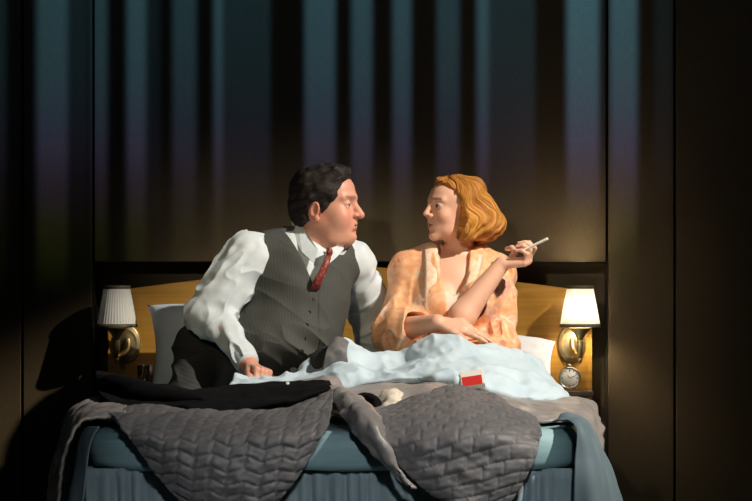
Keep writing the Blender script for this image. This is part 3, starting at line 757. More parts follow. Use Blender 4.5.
# cigarette packet lying on the sheet
pk = empty('cigarette_packet', 'white cigarette packet with a red front lying on the blue sheet', 'packet')
c = P(472.5, 380, -1.22)
Mx = Matrix.Translation(c) @ Matrix.Rotation(math.radians(-8), 4, 'Y') @ Matrix.Rotation(math.radians(-38), 4, 'X')
bx = box('carton', (-.034, -.011, -.026), (.034, .011, .026), M['white'], pk, .002); bx.matrix_world = Mx
rd = box('red_panel', (-.030, -.0118, -.026), (.027, -.0106, .006), M['red'], pk); rd.matrix_world = Mx

# ------------------------------------------------------------------ people
def frame(fwd, up=(0, 0, 1)):
    f = norm(fwd); u = np.asarray(up, float); l = norm(np.cross(u, f)); u = np.cross(f, l)
    return np.stack([f, l, u], 1).astype(np.float32)             # columns: forward, left, up

def head_sdf(p, O, R, s, fem):
    """face looks along local +x, left is +y; returns distance in metres"""
    q = ((p - O.astype(np.float32)) @ R) / s
    m = q.copy(); m[:, 1] = np.abs(m[:, 1])                        # mirrored half
    d = ell(q, (-.014, 0, .033), (.095 if not fem else .088, .075, .082 if not fem else .062))
    d = smin(d, ell(q, (.036, 0, .045 if not fem else .032), (.052, .058, .05)), .03)
    if fem:
        d = smin(d, ell(q, (.034, 0, -.028), (.058, .056, .075)), .03)
        d = smin(d, ell(q, (.040, 0, -.075), (.048, .043, .036)), .03)
        d = smin(d, ell(q, (.081, 0, -.100), (.018, .018, .017)), .022)
        d = smin(d, ell(m, (.063, .034, -.030), (.025, .024, .026)), .018)
    else:
        d = smin(d, ell(q, (.030, 0, -.030), (.063, .064, .080)), .03)
        d = smin(d, ell(q, (.030, 0, -.073), (.060, .062, .042)), .03)
        d = smin(d, ell(q, (.076, 0, -.095), (.024, .026, .020)), .025)
        d = smin(d, ell(q, (.025, 0, -.108), (.055, .055, .026)), .03)
        d = smin(d, ell(m, (.060, .040, -.038), (.030, .027, .034)), .02)
    # brow
    b0, b1 = ((.088, .010, .026), (.072, .046, .024)); d = smin(d, cap(m, b0, b1, .006 if fem else .010, .007), .016)
    # eye socket
    d = smax(d, -ell(m, (.094, .033, .004), (.015, .017, .012)), .014)
    # nose
    nt = (.114, 0, -.0235) if fem else (.1145, 0, -.0285)
    d = smin(d, cap(q, (.089, 0, .014), nt, .0075, .0095 if fem else .0125), .012)
    d = smin(d, ell(m, (.101, .0115 if fem else .014, -.0295), (.010, .0075, .0075)), .007)
    d = smin(d, cap(q, (.094, 0, -.045), (.102, 0, -.033), .008, .006), .01)
    d = smax(d, -ell(m, (.105, .0065, -.0360), (.005, .0035, .004)), .003)
    # muzzle and lips
    d = smin(d, ell(q, (.078, 0, -.060), (.020, .027, .022)), .016)
    ul = .0065 if fem else .0048
    d = smin(d, cap(m, (.0985, .002, -.0555), (.083, .026, -.0615), ul, .003), .005)
    d = smin(d, cap(m, (.0965, 0, -.0675), (.083, .023, -.0640), ul + .0012, .003), .006)
    d = smax(d, -cap(m, (.104, 0, -.0618), (.085, .027, -.0632), .0026, .0018), .003)
    d = smax(d, -ell(q, (.100, 0, -.083), (.010, .02, .007)), .012)
    # lids
    e = (.0765, .0325, .003)
    lid = ell(m, e, (.0150, .0155, .0142))
    op = ell(m, (.092, .0335, .0010 if fem else -.0005), (.016, .0128, .0060 if fem else .0036))
    d = smin(d, smax(lid, -op, .0015), .004)
    d = smax(d, -op, .002)
    # ears
    Re = frame((.93, -.25, -.25))
    ez = -.018; er = ell(m, (-.014, .075, ez), (.020, .009, .030), frame((.95, .30, -.28)))
    er = smax(er, -ell(m, (-.009, .084, ez + .003), (.0105, .007, .018), frame((.95, .30, -.28))), .005)
    er = smin(er, ell(m, (-.004, .077, ez - .026), (.009, .006, .009)), .008)
    d = smin(d, er, .006)
    return d * s

def head_color(V, O, R, s, fem, base):
    q = ((V - O.astype(np.float32)) @ R) / s; m = q.copy(); m[:, 1] = np.abs(m[:, 1])
    c = np.tile(np.array(base, np.float32), (len(V), 1))
    def mixin(w, col, a): c[:] = c + (np.array(col, np.float32) - c) * (np.clip(w, 0, 1) * a)[:, None]
    g = lambda ctr, r: np.exp(-(((m - np.array(ctr, np.float32)) / np.array(r, np.float32)) ** 2).sum(1))
    n = vnoise(V * 60) * .5 + vnoise(V * 140) * .3
    c *= (1 + .06 * n)[:, None]
    mixin(g((.078, .042, -.035), (.03, .024, .025)), (.72, .24, .16), .45 if not fem else .38)      # cheeks
    mixin(g((.112, 0, -.03), (.02, .018, .014)), (.70, .26, .18), .4)
    mixin(g((-.014, .085, -.018), (.03, .02, .04)), (.68, .22, .15), .45)
    lip = np.minimum(cap(m, (.100, 0, -.0572), (.083, .026, -.0618), .0065, .0030), cap(m, (.098, 0, -.0675), (.083, .023, -.0642), .0075, .003))
    mixin((lip < 0).astype(np.float32), (.52, .13, .11) if fem else (.55, .23, .19), .85)
    mixin((cap(m, (.104, 0, -.0618), (.086, .022, -.0628), .0030, .0016) < 0).astype(np.float32), (.12, .03, .03), .8)
    br = cap(m, (.097, .012, .030 if fem else .0255), (.082, .047, .027), .0050 if not fem else .0034, .003)
    mixin((br < .001).astype(np.float32), (.10, .05, .03) if not fem else (.22, .085, .04), .55)
    # lash line
    op = ell(m, (.092, .0335, .0010 if fem else -.0005), (.016, .0122, .0052 if fem else .0038))
    mixin(((np.abs(op) < .0030) & (m[:, 2] > .001) & (m[:, 0] > .07)).astype(np.float32), (.05, .02, .015), .85 if fem else .5)
    return c

def eyes(O, R, s, parent, gaze, iris):
    for sg in (-1, 1):
        V = []; Fa = []; n, k = 24, 16
        for j in range(k + 1):
            for i in range(n):
                a, b = math.pi * j / k, 2 * math.pi * i / n
                V.append((math.cos(a), math.sin(a) * math.cos(b), math.sin(a) * math.sin(b)))
        for j in range(k):
            for i in range(n): Fa.append((j * n + i, j * n + (i + 1) % n, (j + 1) * n + (i + 1) % n, (j + 1) * n + i))
        V = np.array(V); g = frame(gaze)
        ang = np.arccos(np.clip(V[:, 0], -1, 1)); col = np.tile((.72, .69, .66), (len(V), 1))
        col[ang < .56] = iris; col[ang < .26] = (.01, .01, .01)
        W = V @ g.T * .0128 * s
        W = (W + np.array((.0765, sg * .0325, .003)) * s) @ np.asarray(R, float).T + O
        mesh_obj('eyeball', W, np.array(Fa), M['eye'], parent, True, col=col)

def hand_segs(wrist, d, palm, side, curls, s=1.0, spread=.0, thumb=(.55, .75, .25), tcurl=.3):
    """capsules of a hand. d: wrist to knuckles, palm: palm normal, side: +1 if the thumb lies towards cross(d, palm)"""
    d = norm(d); n = norm(np.asarray(palm, float) - d * np.dot(palm, d)); t = np.cross(d, n) * side
    W = np.asarray(wrist, float); S = []
    L = [(.043, .026, .021), (.047, .030, .022), (.043, .028, .021), (.033, .021, .019)]
    base = [(.086, .026), (.089, .008), (.085, -.010), (.077, -.026)]; rad = [.0092, .0095, .009, .008]
    for k in range(4):
        b = W + (d * base[k][0] + t * base[k][1]) * s
        S.append((W + (d * .012 + t * base[k][1] * .55) * s, b, .0145 * s, .0115 * s))
        ang = 0; p = b; sp = (1.5 - k) * spread; dd0 = norm(d * math.cos(sp) + t * math.sin(sp))
        for j in range(3):
            ang += curls[k][j]; dd = dd0 * math.cos(ang) + n * math.sin(ang); e = p + dd * L[k][j] * s
            S.append((p, e, rad[k] * (1 - .1 * j) * s, rad[k] * (.9 - .1 * j) * s)); p = e
    p = W + (d * .024 + t * .022) * s; dd = norm(d * thumb[0] + t * thumb[1] + n * thumb[2])
    for j, ln in enumerate((.040, .032, .026)):
        e = p + dd * ln * s; S.append((p, e, (.0135, .0105, .0095)[j] * s, (.0105, .0098, .0078)[j] * s)); p = e
        dd = norm(dd * math.cos(tcurl) + (d * .6 + n * .4) * math.sin(tcurl))
    return S
def segs_sdf(p, S, k=.006):
    D = None
    for a, b, ra, rb in S:
        x = cap(p, a, b, ra, rb); D = x if D is None else smin(D, x, k)
    return D

def arm_noise(p, a, b, fa, fr, seed):
    ax = norm(b - a); u = norm(np.cross(ax, (0.1, 1, .2))); v = np.cross(ax, u)
    q = p - a.astype(np.float32); B = np.stack([ax * fa, u * fr, v * fr], 1).astype(np.float32)
    z = q @ B; z[:, 0] += z[:, 1] * .9
    return vnoise(z + seed)

# ============================== the man
def man():
    pel, wai, che, uch, nck = P(285, 380, -.56), P(287, 342, -.60), P(300, 297, -.60), P(309, 263, -.57), P(320, 239, -.555)
    O = P(326, 205.5, -.60); hs = .985; HR = frame((.955, -.285, -.02))
    RS, RE, RW = P(249, 257, -.63), P(211, 311, -.68), P(250, 367, -.85)
    LS, LE, LW = P(352, 262, -.50), P(374, 322, -.37), P(372, 368, -.31)
    RH, RK, RA = P(258, 384, -.56), P(200, 350, -.57), P(186, 408, -.80)
    LH, LK, LA = P(318, 384, -.56), P(334, 372, -.90), P(300, 408, -.72)
    u = norm(LS - RS); up = norm(uch - wai); fw = norm(np.cross(u, up)); upo = np.cross(fw, u)
    TR = np.stack([u, fw, np.cross(u, fw) * -1], 1).astype(np.float32)
    if TR[2, 2] < 0: TR[:, 2] *= -1
    def torso(p, inf=0.0):
        d = ell(p, che, (.143 + inf, .118 + inf, .155 + inf), TR)
        d = smin(d, ell(p, wai + fw * .012 - u * .016, (.158 + inf, .148 + inf, .125 + inf), TR), .06)
        d = smin(d, ell(p, uch, (.132 + inf, .09 + inf, .075 + inf), TR), .05)
        d = smin(d, ell(p, pel, (.165 + inf, .13 + inf, .105 + inf), TR), .05)
        for S_ in (RS, LS): d = smin(d, cap(p, nck - np.array((0, 0, .01)), S_, .046 + inf, .055 + inf), .05)
        return d
    HS = hand_segs(RW + np.array((.004, -.006, .000)), (.46, -.82, -.12), (-.30, .05, -.95), -1, [(1.1, 1.1, .6), (1.1, 1.1, .6), (1.1, 1.1, .6), (1.1, 1.1, .6)], .95, .02, (.85, .32, .35))
    HL = hand_segs(LW, (.3, -.1, -.9), (0, .9, -.1), 1, [(.4, .5, .3)] * 4, 1.0)
    neck_t = O + HR @ np.array((-.022, 0, -.06), np.float32)
    def body(p):
        d = head_sdf(p, O, HR, hs, False)
        d = smin(d, cap(p, neck_t, nck - np.array((0, 0, .02)), .056, .066), .03)
        d = smin(d, torso(p), .03)
        arms = np.minimum(smin(cap(p, RS, RE, .050, .042), cap(p, RE, RW, .043, .028), .02), smin(cap(p, LS, LE, .050, .042), cap(p, LE, LW, .043, .028), .02))
        d = smin(d, arms, .02)
        legs = np.minimum(smin(cap(p, RH, RK, .085, .062), cap(p, RK, RA, .058, .042), .02), smin(cap(p, LH, LK, .085, .062), cap(p, LK, LA, .058, .042), .02))
        d = smin(d, legs, .03)
        d = smin(d, np.minimum(segs_sdf(p, HS), segs_sdf(p, HL)), .008)
        return d
    skin = (.70, .34, .235)
    lo = np.array((-.62, -1.04, .50)); hi = np.array((.22, -.36, 1.40))
    b = sdf_obj('person', body, lo, hi, .0026, M['skin'], None, lambda V: head_color(V, O, HR, hs, False, skin))
    tag(b, 'man in grey waistcoat, white shirt and red tie, leaning on one hand, looking aside', 'person')
    eyes(O, HR, hs, b, (.98, -.10, -.06), (.10, .07, .05))
    # hair
    hz = [-.13, -.075, -.055, -.03, -.012, .02, .045, .07, .085, .14]; hx = [-.062, -.058, -.045, .006, .026, .054, .060, .070, .078, .080]
    def hair(p):
        q = ((p - O.astype(np.float32)) @ HR) / hs
        d = ell(q, (-.016, 0, .034), (.108, .088, .098))
        d = smin(d, ell(q, (-.045, 0, -.02), (.066, .075, .07)), .03)
        d = smin(d, ell(q, (.036, 0, .090), (.050, .055, .034)), .03)
        fl = vnoise(np.stack([q[:, 0] * 22 + q[:, 2] * 10, q[:, 1] * 65, q[:, 2] * 65 - q[:, 0] * 25], 1)) * .0042 + vnoise(q * 42 + 4) * .007
        d = d - fl
        cut = q[:, 0] - np.interp(q[:, 2], hz, hx) + .006 * vnoise(q * 70)
        d = smax(d, cut, .012)
        m = q.copy(); m[:, 1] = np.abs(m[:, 1])
        d = smax(d, -ell(m, (-.012, .085, -.022), (.021, .03, .032)), .006)
        return d * hs
    def hcol(V):
        q = ((V - O.astype(np.float32)) @ HR); n = vnoise(np.stack([q[:, 0] * 25 + q[:, 2] * 12, q[:, 1] * 120, q[:, 2] * 120 - q[:, 0] * 45], 1))
        return np.array((.013, .008, .006)) * (1 + .8 * n)[:, None] + .002
    hfab = lambda V: np.stack([((V - O) @ HR)[:, 0] * 45 + ((V - O) @ HR)[:, 2] * 20, ((V - O) @ HR)[:, 1] * 240, ((V - O) @ HR)[:, 2] * 240 - ((V - O) @ HR)[:, 0] * 90], 1)
    sdf_obj('hair', hair, O - .16, O + .16, .0024, M['hair'], b, hcol, hfab)
    # shirt
    cuffR = RE + (RW - RE) * .93
    def shirt(p):
        d = torso(p, .007)
        d = smin(d, cap(p, nck + np.array((0, 0, -.03)), nck + np.array((.002, .01, .04)), .078, .070), .03)
        n1 = .6 * arm_noise(p, RS, RE, 22, 8, 3) + .6 * arm_noise(p, RS, RE, 9, 24, 33); n2 = .4 * arm_noise(p, RE, RW, 22, 8, 8) + .7 * arm_noise(p, RE, RW, 8, 26, 38); n3 = arm_noise(p, LS, LE, 26, 9, 5)
        rd = lambda n: np.clip(ridge(n, .75), -.6, 1)
        up_ = cap(p, RS, RE + norm(RE - RS) * .01, .074, .070) - .013 * rd(n1)
        lw = cap(p, RE + np.array((.006, 0, -.01)), cuffR, .053, .035) - .0085 * rd(n2)
        a = smin(up_, lw, .03)
        up2 = cap(p, LS, LE, .066, .068) - .009 * rd(n3); lw2 = cap(p, LE, LW, .06, .045) - .006 * rd(n3)
        a2 = smin(up2, lw2, .03)
        d = smin(d, a, .025); d = smin(d, a2, .025)
        d = d - .004 * vnoise(p * 30)
        # neck opening
        d = smax(d, (p - (nck + np.array((.012, -.02, .022))).astype(np.float32)) @ norm((.42, -.40, 1)).astype(np.float32), .004)
        # wrist end
        ax = norm(RW - RE).astype(np.float32); t = (p - cuffR.astype(np.float32)) @ ax
        near = np.linalg.norm(p - RW.astype(np.float32), axis=1) < .14
        d = np.where(near, smax(d, t, .003), d)
        d = smax(d, -(p[:, 2] - (pel[2] - .02)) - 10 * (np.abs(p[:, 0] - pel[0]) > .30), .01)
        return d
    s = sdf_obj('shirt', shirt, np.array((-.62, -.95, .60)), np.array((.22, -.36, 1.22)), .0032, M['shirt'], b)
    tube('cuff', [cuffR - norm(RW - RE) * .035, cuffR - norm(RW - RE) * .016, cuffR + norm(RW - RE) * .004], [.0365, .038, .0365], M['shirt'], s, 28, 6)
    # shirt collar: two wings
    cn = nck + np.array((.012, -.012, .008))
    def wing(name, pts, th=.004):
        V = [tuple(x) for x in pts] + [tuple(np.asarray(x) - fw * th) for x in pts]; n = len(pts)
        Fa = [tuple(range(n)), tuple(range(2 * n - 1, n - 1, -1))] + [(i, n + i, n + (i + 1) % n, (i + 1) % n) for i in range(n)]
        return mesh_obj(name, V, Fa, M['shirt'], s, False)
    wing('collar', [P(291, 218, -.55), P(298, 219, -.60), P(309, 236, -.665), P(318, 250, -.705), P(314, 263, -.725), P(302, 252, -.70), P(294, 236, -.64)])
    wing('collar', [P(342, 244, -.62), P(334, 247, -.67), P(323, 251, -.705), P(329, 264, -.72), P(338, 256, -.69), P(344, 249, -.65)])
    # tie
    tk = P(320, 253, -.715); wd = norm(P(318, 253, -.7) - P(326, 253, -.68))
    def strip(name, ctr, wid, thick):
        V = []; Fa = []
        for c_, w_ in zip(ctr, wid):
            for sx, o in ((-1, 0), (0, -.5), (1, 0), (1, 1), (0, 1), (-1, 1)): V.append(c_ + u * sx * w_ + fw * (-o if o > 0 else .004) * thick / (1 if o > 0 else thick))
        n = 6
        for i in range(len(ctr) - 1):
            for k in range(n): Fa.append((i * n + k, i * n + (k + 1) % n, (i + 1) * n + (k + 1) % n, (i + 1) * n + k))
        Fa += [tuple(range(n))[::-1], tuple(range((len(ctr) - 1) * n, len(ctr) * n))]
        return mesh_obj(name, V, Fa, M['tie'], b, True)
    tie = strip('necktie', [P(329, 255, -.720), P(326.5, 263, -.734), P(322.5, 272, -.744), P(318, 281, -.742), P(314.5, 290, -.730)], [.0070, .0095, .0115, .013, .014], .008)
    kn = sdf_obj('knot', lambda p: ell(p, P(329.5, 252, -.714), (.0105, .009, .015), TR), P(329.5, 252, -.714) - .03, P(329.5, 252, -.714) + .03, .0015, M['tie'], tie)
    # waistcoat
    vb = P(314, 287, -.72)                                            # foot of the V
    def vest(p):
        wn = (p - wai.astype(np.float32)) @ TR
        cr = np.clip(ridge(vnoise(np.stack([wn[:, 0] * 6, wn[:, 1] * 5, wn[:, 2] * 19 + wn[:, 0] * 11], 1) + 9), .7), -.5, 1)
        low = np.clip((.06 - wn[:, 2]) / .09, 0, 1)
        d = torso(p, .016) - .017 * cr * (.15 + .9 * low) - .0025 * vnoise(p * 24)
        q = (p - vb.astype(np.float32)) @ TR                          # lateral, forward, up
        lat = q[:, 0] - .22 * q[:, 2] * 0
        V_ = np.maximum(np.abs(lat + .02 * 0 - .10 * q[:, 2]) - .46 * q[:, 2] , -(q[:, 1] + .12)) * .9
        d = smax(d, -V_, .004)
        for S_, E_, r in ((RS, RE, .078), (LS, LE, .090)):
            o = S_ + norm(S_ - nck) * .020
            d = smax(d, -cap(p, o + np.array((0, 0, .03)), o + (E_ - S_) * .42, r, r * .9), .006)
        d = smax(d, -cap(p, nck + np.array((.01, -.02, -.03)), nck + np.array((.01, -.02, .2)), .078, .078), .006)
        hem = P(285, 376, -.7)[2] + .10 * np.abs(q[:, 0] + .02) - .012
        d = smax(d, hem - p[:, 2], .006)
        # front opening line
        d = d + .0035 * np.exp(-((q[:, 0] - .012) / .0022) ** 2) * (q[:, 1] > -.1)
        return d
    vfab = lambda V: np.concatenate([((V - wai) @ TR)[:, :1] + .0 * V[:, :1], V[:, 1:]], 1)
    ve = sdf_obj('waistcoat', vest, np.array((-.42, -.86, .62)), np.array((.16, -.38, 1.2)), .0026, M['vest'], b, None, vfab)
    for px, py in ((312.5, 299), (309.5, 312), (307, 325), (304.5, 338), (302, 351), (299, 364)):
        # march to the waistcoat surface along the viewing direction
        cs = [P(px, py, yy) for yy in np.arange(-.9, -.5, .002)]; dv = vest(np.array(cs, np.float32)); k = int(np.argmax(dv < .001))
        c_ = cs[k]; Mb = Matrix.Translation(c_ + np.array((0, .001, 0))) @ Matrix.Rotation(math.pi / 2, 4, 'X')
        lathe('button', [(0, -.003), (.0055, -.003), (.006, .0005), (.0048, .002), (.003, .0012), (0, .0014)], M['button'], ve, 16, Mb)
    # trousers
    def trousers(p):
        d = ell(p, pel, (.176, .142, .118), TR)
        nr = vnoise(np.stack([p[:, 0] * 16 + p[:, 2] * 12, p[:, 1] * 8, p[:, 2] * 18 - p[:, 0] * 6], 1) + 3)
        rl = smin(cap(p, RH, RK, .102, .078), cap(p, RK, RA, .076, .060), .03); ll = smin(cap(p, LH, LK, .10, .072), cap(p, LK, LA, .072, .055), .03)
        d = smin(d, np.minimum(rl, ll), .04) - .006 * np.clip(ridge(nr, .8), -.5, 1)
        return d
    tf = lambda V: np.stack([V[:, 2] * .7 + V[:, 0] * .25, V[:, 0], V[:, 1]], 1)
    sdf_obj('trousers', trousers, np.array((-.66, -1.02, .50)), np.array((.16, -.36, .86)), .0034, M['trouser'], b, None, tf)
man()

# ============================== the woman
def woman():
    pel, wai, che, uch, nck = P(462, 378, -.47), P(458, 343, -.48), P(452, 300, -.49), P(454, 274, -.465), P(459, 254, -.445)
    O = P(454.5, 207, -.49); hs = .90; HR = frame((-.875, -.48, -.01), (.03, 0, 1))
    RS, RE, RW = P(408, 274, -.47), P(397, 330, -.56), P(437, 322, -.72)
    LS, LE, LW = P(497, 274, -.43), P(462, 316, -.66), P(502, 264, -.62)
    RH, RK, RA = P(440, 382, -.47), P(420, 385, -.86), P(480, 402, -.98)
    LH, LK, LA = P(488, 382, -.45), P(522, 390, -.80), P(455, 404, -.90)
    u = norm(LS - RS); up = norm(uch - wai); fw = norm(np.cross(u, up))
    TR = np.stack([u, fw, np.cross(fw, u)], 1).astype(np.float32)
    if TR[2, 2] < 0: TR[:, 2] *= -1
    def torso(p, inf=0.0):
        d = ell(p, che, (.132 + inf, .088 + inf, .13 + inf), TR)
        d = smin(d, ell(p, wai, (.120 + inf, .088 + inf, .11 + inf), TR), .06)
        d = smin(d, ell(p, pel, (.150 + inf, .12 + inf, .10 + inf), TR), .06)
        d = smin(d, ell(p, uch, (.115 + inf, .070 + inf, .065 + inf), TR), .05)
        for sx in (-1, 1): d = smin(d, ell(p, che + u * sx * .058 + fw * .062 + np.array((0, 0, -.012)), (.055 + inf, .05 + inf, .055 + inf), TR), .03)
        for S_ in (RS, LS): d = smin(d, cap(p, nck - np.array((0, 0, .012)), S_, .034 + inf, .042 + inf), .04)
        return d
    HRt = hand_segs(RW, (.93, -.10, -.20), (-.10, .5, -.85), -1, [(.05, .12, .1), (.12, .15, .1), (.22, .2, .15), (.3, .3, .2)], .93, .10, (.85, .45, .0), .1)
    HL = hand_segs(LW, (.96, -.12, .10), (-.28, -.20, .93), -1, [(.95, 1.25, .75), (1.15, 1.3, .7), (1.2, 1.3, .7), (1.2, 1.25, .6)], .93, .04, (.30, .40, .40), -.85)
    neck_t = O + HR @ np.array((-.018, 0, -.06), np.float32)
    def body(p):
        d = head_sdf(p, O, HR, hs, True)
        d = smin(d, cap(p, neck_t, nck - np.array((0, 0, .01)), .043, .046), .025)
        d = smin(d, torso(p), .03)
        # collar bones
        for S_ in (RS, LS): d = smin(d, cap(p, nck + fw * .052 + np.array((0, 0, -.032)) + (S_ - nck) * .10, S_ + fw * .022 + np.array((0, 0, .005)), .008, .007), .016)
        arms = np.minimum(smin(cap(p, RS, RE, .043, .036), cap(p, RE, RW, .039, .024), .02), smin(cap(p, LS, LE, .043, .037), cap(p, LE, LW, .042, .024), .02))
        d = smin(d, arms, .02)
        legs = np.minimum(smin(cap(p, RH, RK, .075, .052), cap(p, RK, RA, .048, .036), .02), smin(cap(p, LH, LK, .075, .052), cap(p, LK, LA, .048, .036), .02))
        d = smin(d, legs, .03)
        return smin(d, np.minimum(segs_sdf(p, HRt, .006), segs_sdf(p, HL, .0045)), .010)
    skin = (.84, .475, .325)
    b = sdf_obj('person', body, np.array((.12, -1.06, .50)), np.array((.66, -.32, 1.36)), .0026, M['skin'], None, lambda V: head_color(V, O, HR, hs, True, skin))
    tag(b, 'red-haired woman in a peach floral kimono robe holding a cigarette, face turned aside', 'person')
    eyes(O, HR, hs, b, (.99, .05, .02), (.045, .04, .03))
    # wavy copper bob
    hz = [-.16, -.115, -.09, -.06, -.03, .0, .03, .06, .08, .10, .14]; hx = [.05, .048, .036, .016, .008, .012, .022, .040, .060, .078, .085]
    def hair(p):
        q = ((p - O.astype(np.float32)) @ HR) / hs; m = q.copy(); m[:, 1] = np.abs(m[:, 1])
        d = ell(q, (-.020, 0, .022), (.110, .094, .086))
        d = smin(d, ell(q, (-.084, 0, -.058), (.096, .114, .074)), .045)
        d = smin(d, ell(m, (.0, .082, -.062), (.048, .030, .058)), .03)
        d = smin(d, ell(q, (.040, 0, .070), (.045, .058, .030)), .02)
        # locks: flow down and back from the parting
        ang = np.arctan2(q[:, 1], -q[:, 0] + .02); lf = ang * 7 + q[:, 2] * 9 + 1.4 * np.sin(q[:, 2] * 38 + ang * 3)
        st = vnoise(np.stack([lf * 1.1, q[:, 2] * 9 + ang, ang * 0 + 2], 1)) * .0085 + vnoise(np.stack([lf * 3.4, q[:, 2] * 12, ang * 0 + 6], 1)) * .0028 + vnoise(q * 26 + 3) * .007 + vnoise(q * 55 + 9) * .004 * np.clip(.3 - q[:, 2] * 8, 0, 1)
        d = d - st
        d = smax(d, q[:, 0] - np.interp(q[:, 2], hz, hx) + .004 * vnoise(q * 60), .012)
        d = smax(d, -.124 - .016 * vnoise(q * 22) - q[:, 2], .022)
        d = smax(d, -ell(q, (.045, 0, -.10), (.075, .062, .11)), .015)
        return d * hs
    def hcol(V):
        q = ((V - O.astype(np.float32)) @ HR) / hs; ang = np.arctan2(q[:, 1], -q[:, 0] + .02)
        lf = ang * 7 + q[:, 2] * 9 + 1.4 * np.sin(q[:, 2] * 38 + ang * 3)
        n = vnoise(np.stack([lf * 3.0, q[:, 2] * 9, ang * 0 + 1], 1)) * .6 + vnoise(np.stack([lf * 10, q[:, 2] * 14, ang * 0 + 7], 1)) * .5
        t = np.clip(.5 + .7 * n, 0, 1)[:, None]
        return np.array((.22, .062, .008)) * (1 - t) + np.array((.78, .35, .06)) * t
    def hfab(V):
        q = ((V - O.astype(np.float32)) @ HR) / hs; ang = np.arctan2(q[:, 1], -q[:, 0] + .02)
        return np.stack([(ang * 7 + q[:, 2] * 9 + 1.4 * np.sin(q[:, 2] * 38 + ang * 3)) * 7, q[:, 2] * 22, ang * 0], 1)
    sdf_obj('hair', hair, O - .18, O + .18, .0022, M['hair'], b, hcol, hfab)
    # camisole
    vb = P(450, 309, -.58)
    def cami(p):
        d = torso(p, .006)
        q = (p - vb.astype(np.float32)) @ TR
        top = P(450, 296, -.58)[2] + .55 * np.abs(q[:, 0] - .01) + .003 * np.sin(q[:, 0] * 600)
        d = smax(d, p[:, 2] - top, .004)
        return smax(d, pel[2] - p[:, 2], .01)
    sdf_obj('camisole', cami, np.array((.14, -.68, .62)), np.array((.52, -.30, 1.08)), .003, M['cream'], b)
    # robe
    def robe(p):
        d = torso(p, .018)
        rd = lambda n: np.clip(ridge(n, .75), -.6, 1)
        n1 = arm_noise(p, RS, RE, 9, 20, 13); n2 = arm_noise(p, LS, LE, 20, 10, 17)
        cufR = RE + (RW - RE) * .30
        sr = smin(cap(p, RS + np.array((0, 0, -.004)), RE, .049, .066), cap(p, RE, cufR, .066, .058), .03)
        sr = smin(sr, cap(p, P(390, 338, -.55), P(404, 352, -.62), .045, .040), .04)
        sr = sr - .006 * rd(n1)
        d = smin(d, sr, .03)
        cufL = LS + (LE - LS) * .62
        sl = cap(p, LS, cufL, .052, .060) - .006 * rd(n2)
        sk = ell(p, P(503, 314, -.50), (.042, .045, .130), frame((1, .1, -.02), (.08, 0, 1)))
        sk = smin(sk, ell(p, P(500, 340, -.56), (.055, .05, .06)), .04)
        nv = vnoise(np.stack([p[:, 0] * 34 + p[:, 2] * 6, p[:, 1] * 20, p[:, 2] * 7], 1))
        sl = smin(sl, sk - .007 * rd(nv), .03)
        d = smin(d, sl, .03)
        lap = ell(p, P(470, 352, -.58), (.14, .14, .055)); d = smin(d, lap - .006 * rd(nv), .04)
        d = smin(d, cap(p, P(431, 252, -.47), P(404, 264, -.47), .030, .038), .025); d = smin(d, cap(p, P(481, 256, -.44), P(496, 268, -.43), .030, .036), .025)
        d = d - .0025 * vnoise(p * 30)
        q = (p - vb.astype(np.float32)) @ TR
        V_ = np.maximum(np.maximum(np.abs(q[:, 0] - .010 - .03 * q[:, 2]) - (.026 + .16 * q[:, 2]), -(q[:, 1] + .09)), -.005 - q[:, 2]) * .96
        d = smax(d, -V_, .005)
        d = smax(d, -cap(p, nck + np.array((0, -.02, -.02)), nck + np.array((0, -.02, .2)), .053, .053), .006)
        # sleeve mouths
        d = smax(d, -cap(p, RE + (RW - RE) * .20, RW, .046, .046), .004)
        d = smax(d, -cap(p, LE + (LS - LE) * .25, LE + (LW - LE) * .25, .046, .046), .004)
        d = smax(d, -ell(p, P(510, 271, -.505), (.024, .034, .022)), .004)
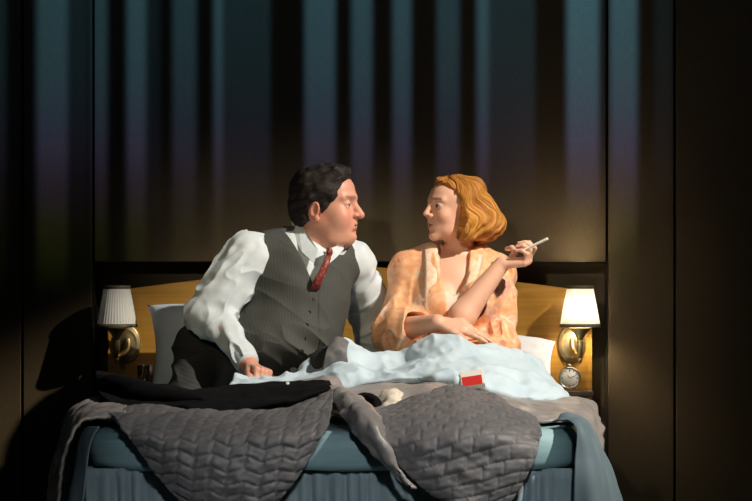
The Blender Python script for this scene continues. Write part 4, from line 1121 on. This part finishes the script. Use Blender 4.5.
        d = smax(d, -segs_sdf(p, [(LE, LW, .046, .03)]), .004)
        d = smax(d, -(segs_sdf(p, HRt) - .002), .004)
        return d
    ro = sdf_obj('robe', robe, np.array((.08, -.80, .60)), np.array((.62, -.30, 1.14)), .0028, M['robe'], b, None, lambda V: V - O)
    # paler neckband following the opening
    def band(name, a, bb, cc):
        pts = []
        for t in np.linspace(0, 1, 14):
            px, py = np.array(a) * (1 - t) ** 2 + 2 * np.array(bb) * t * (1 - t) + np.array(cc) * t * t
            cs = np.array([P(px, py, yy) for yy in np.arange(-.8, -.3, .002)], np.float32); dv = robe(cs); k = int(np.argmax(dv < 0)) if (dv < 0).any() else len(cs) // 2
            pts.append(cs[k])
        pts = np.array(pts, float)
        for _ in range(3): pts[1:-1, 1] = (pts[:-2, 1] + pts[1:-1, 1] + pts[2:, 1]) / 3
        V = []; Fa = []
        for i, c_ in enumerate(pts):
            T = norm(pts[min(i + 1, 13)] - pts[max(i - 1, 0)]); sdv = norm(np.cross(T, (0, -1, 0)))
            for a_, o in ((-1, .004), (-.5, -.0035), (.5, -.0035), (1, .004), (.5, .010), (-.5, .010)): V.append(c_ + sdv * a_ * (.027 if cc[0] < 450 else .018) + np.array((0, o, 0)))
        for i in range(13):
            for k in range(6): Fa.append((i * 6 + k, i * 6 + (k + 1) % 6, i * 6 + 6 + (k + 1) % 6, i * 6 + 6 + k))
        Fa += [(5, 4, 3, 2, 1, 0), tuple(range(78, 84))]
        return mesh_obj(name, V, Fa, M['lapel'], ro, True)
    band('neckband', (430, 243), (434, 268), (430, 318)); band('neckband', (478, 254), (474, 282), (462, 302))
    # cigarette between the fingers
    c0, c1 = P(529, 247.5, -.655), P(548, 238.5, -.665)
    ax = norm(c1 - c0); c0 = c0 - ax * .02
    t = tube('cigarette', [c0, c0 + (c1 - c0) * .3, c0 + (c1 - c0) * .7, c1], [.0042] * 4, M['cig'], None, 14, 4)
    tag(t, 'white cigarette held up between the woman\'s fingers', 'cigarette')
woman()
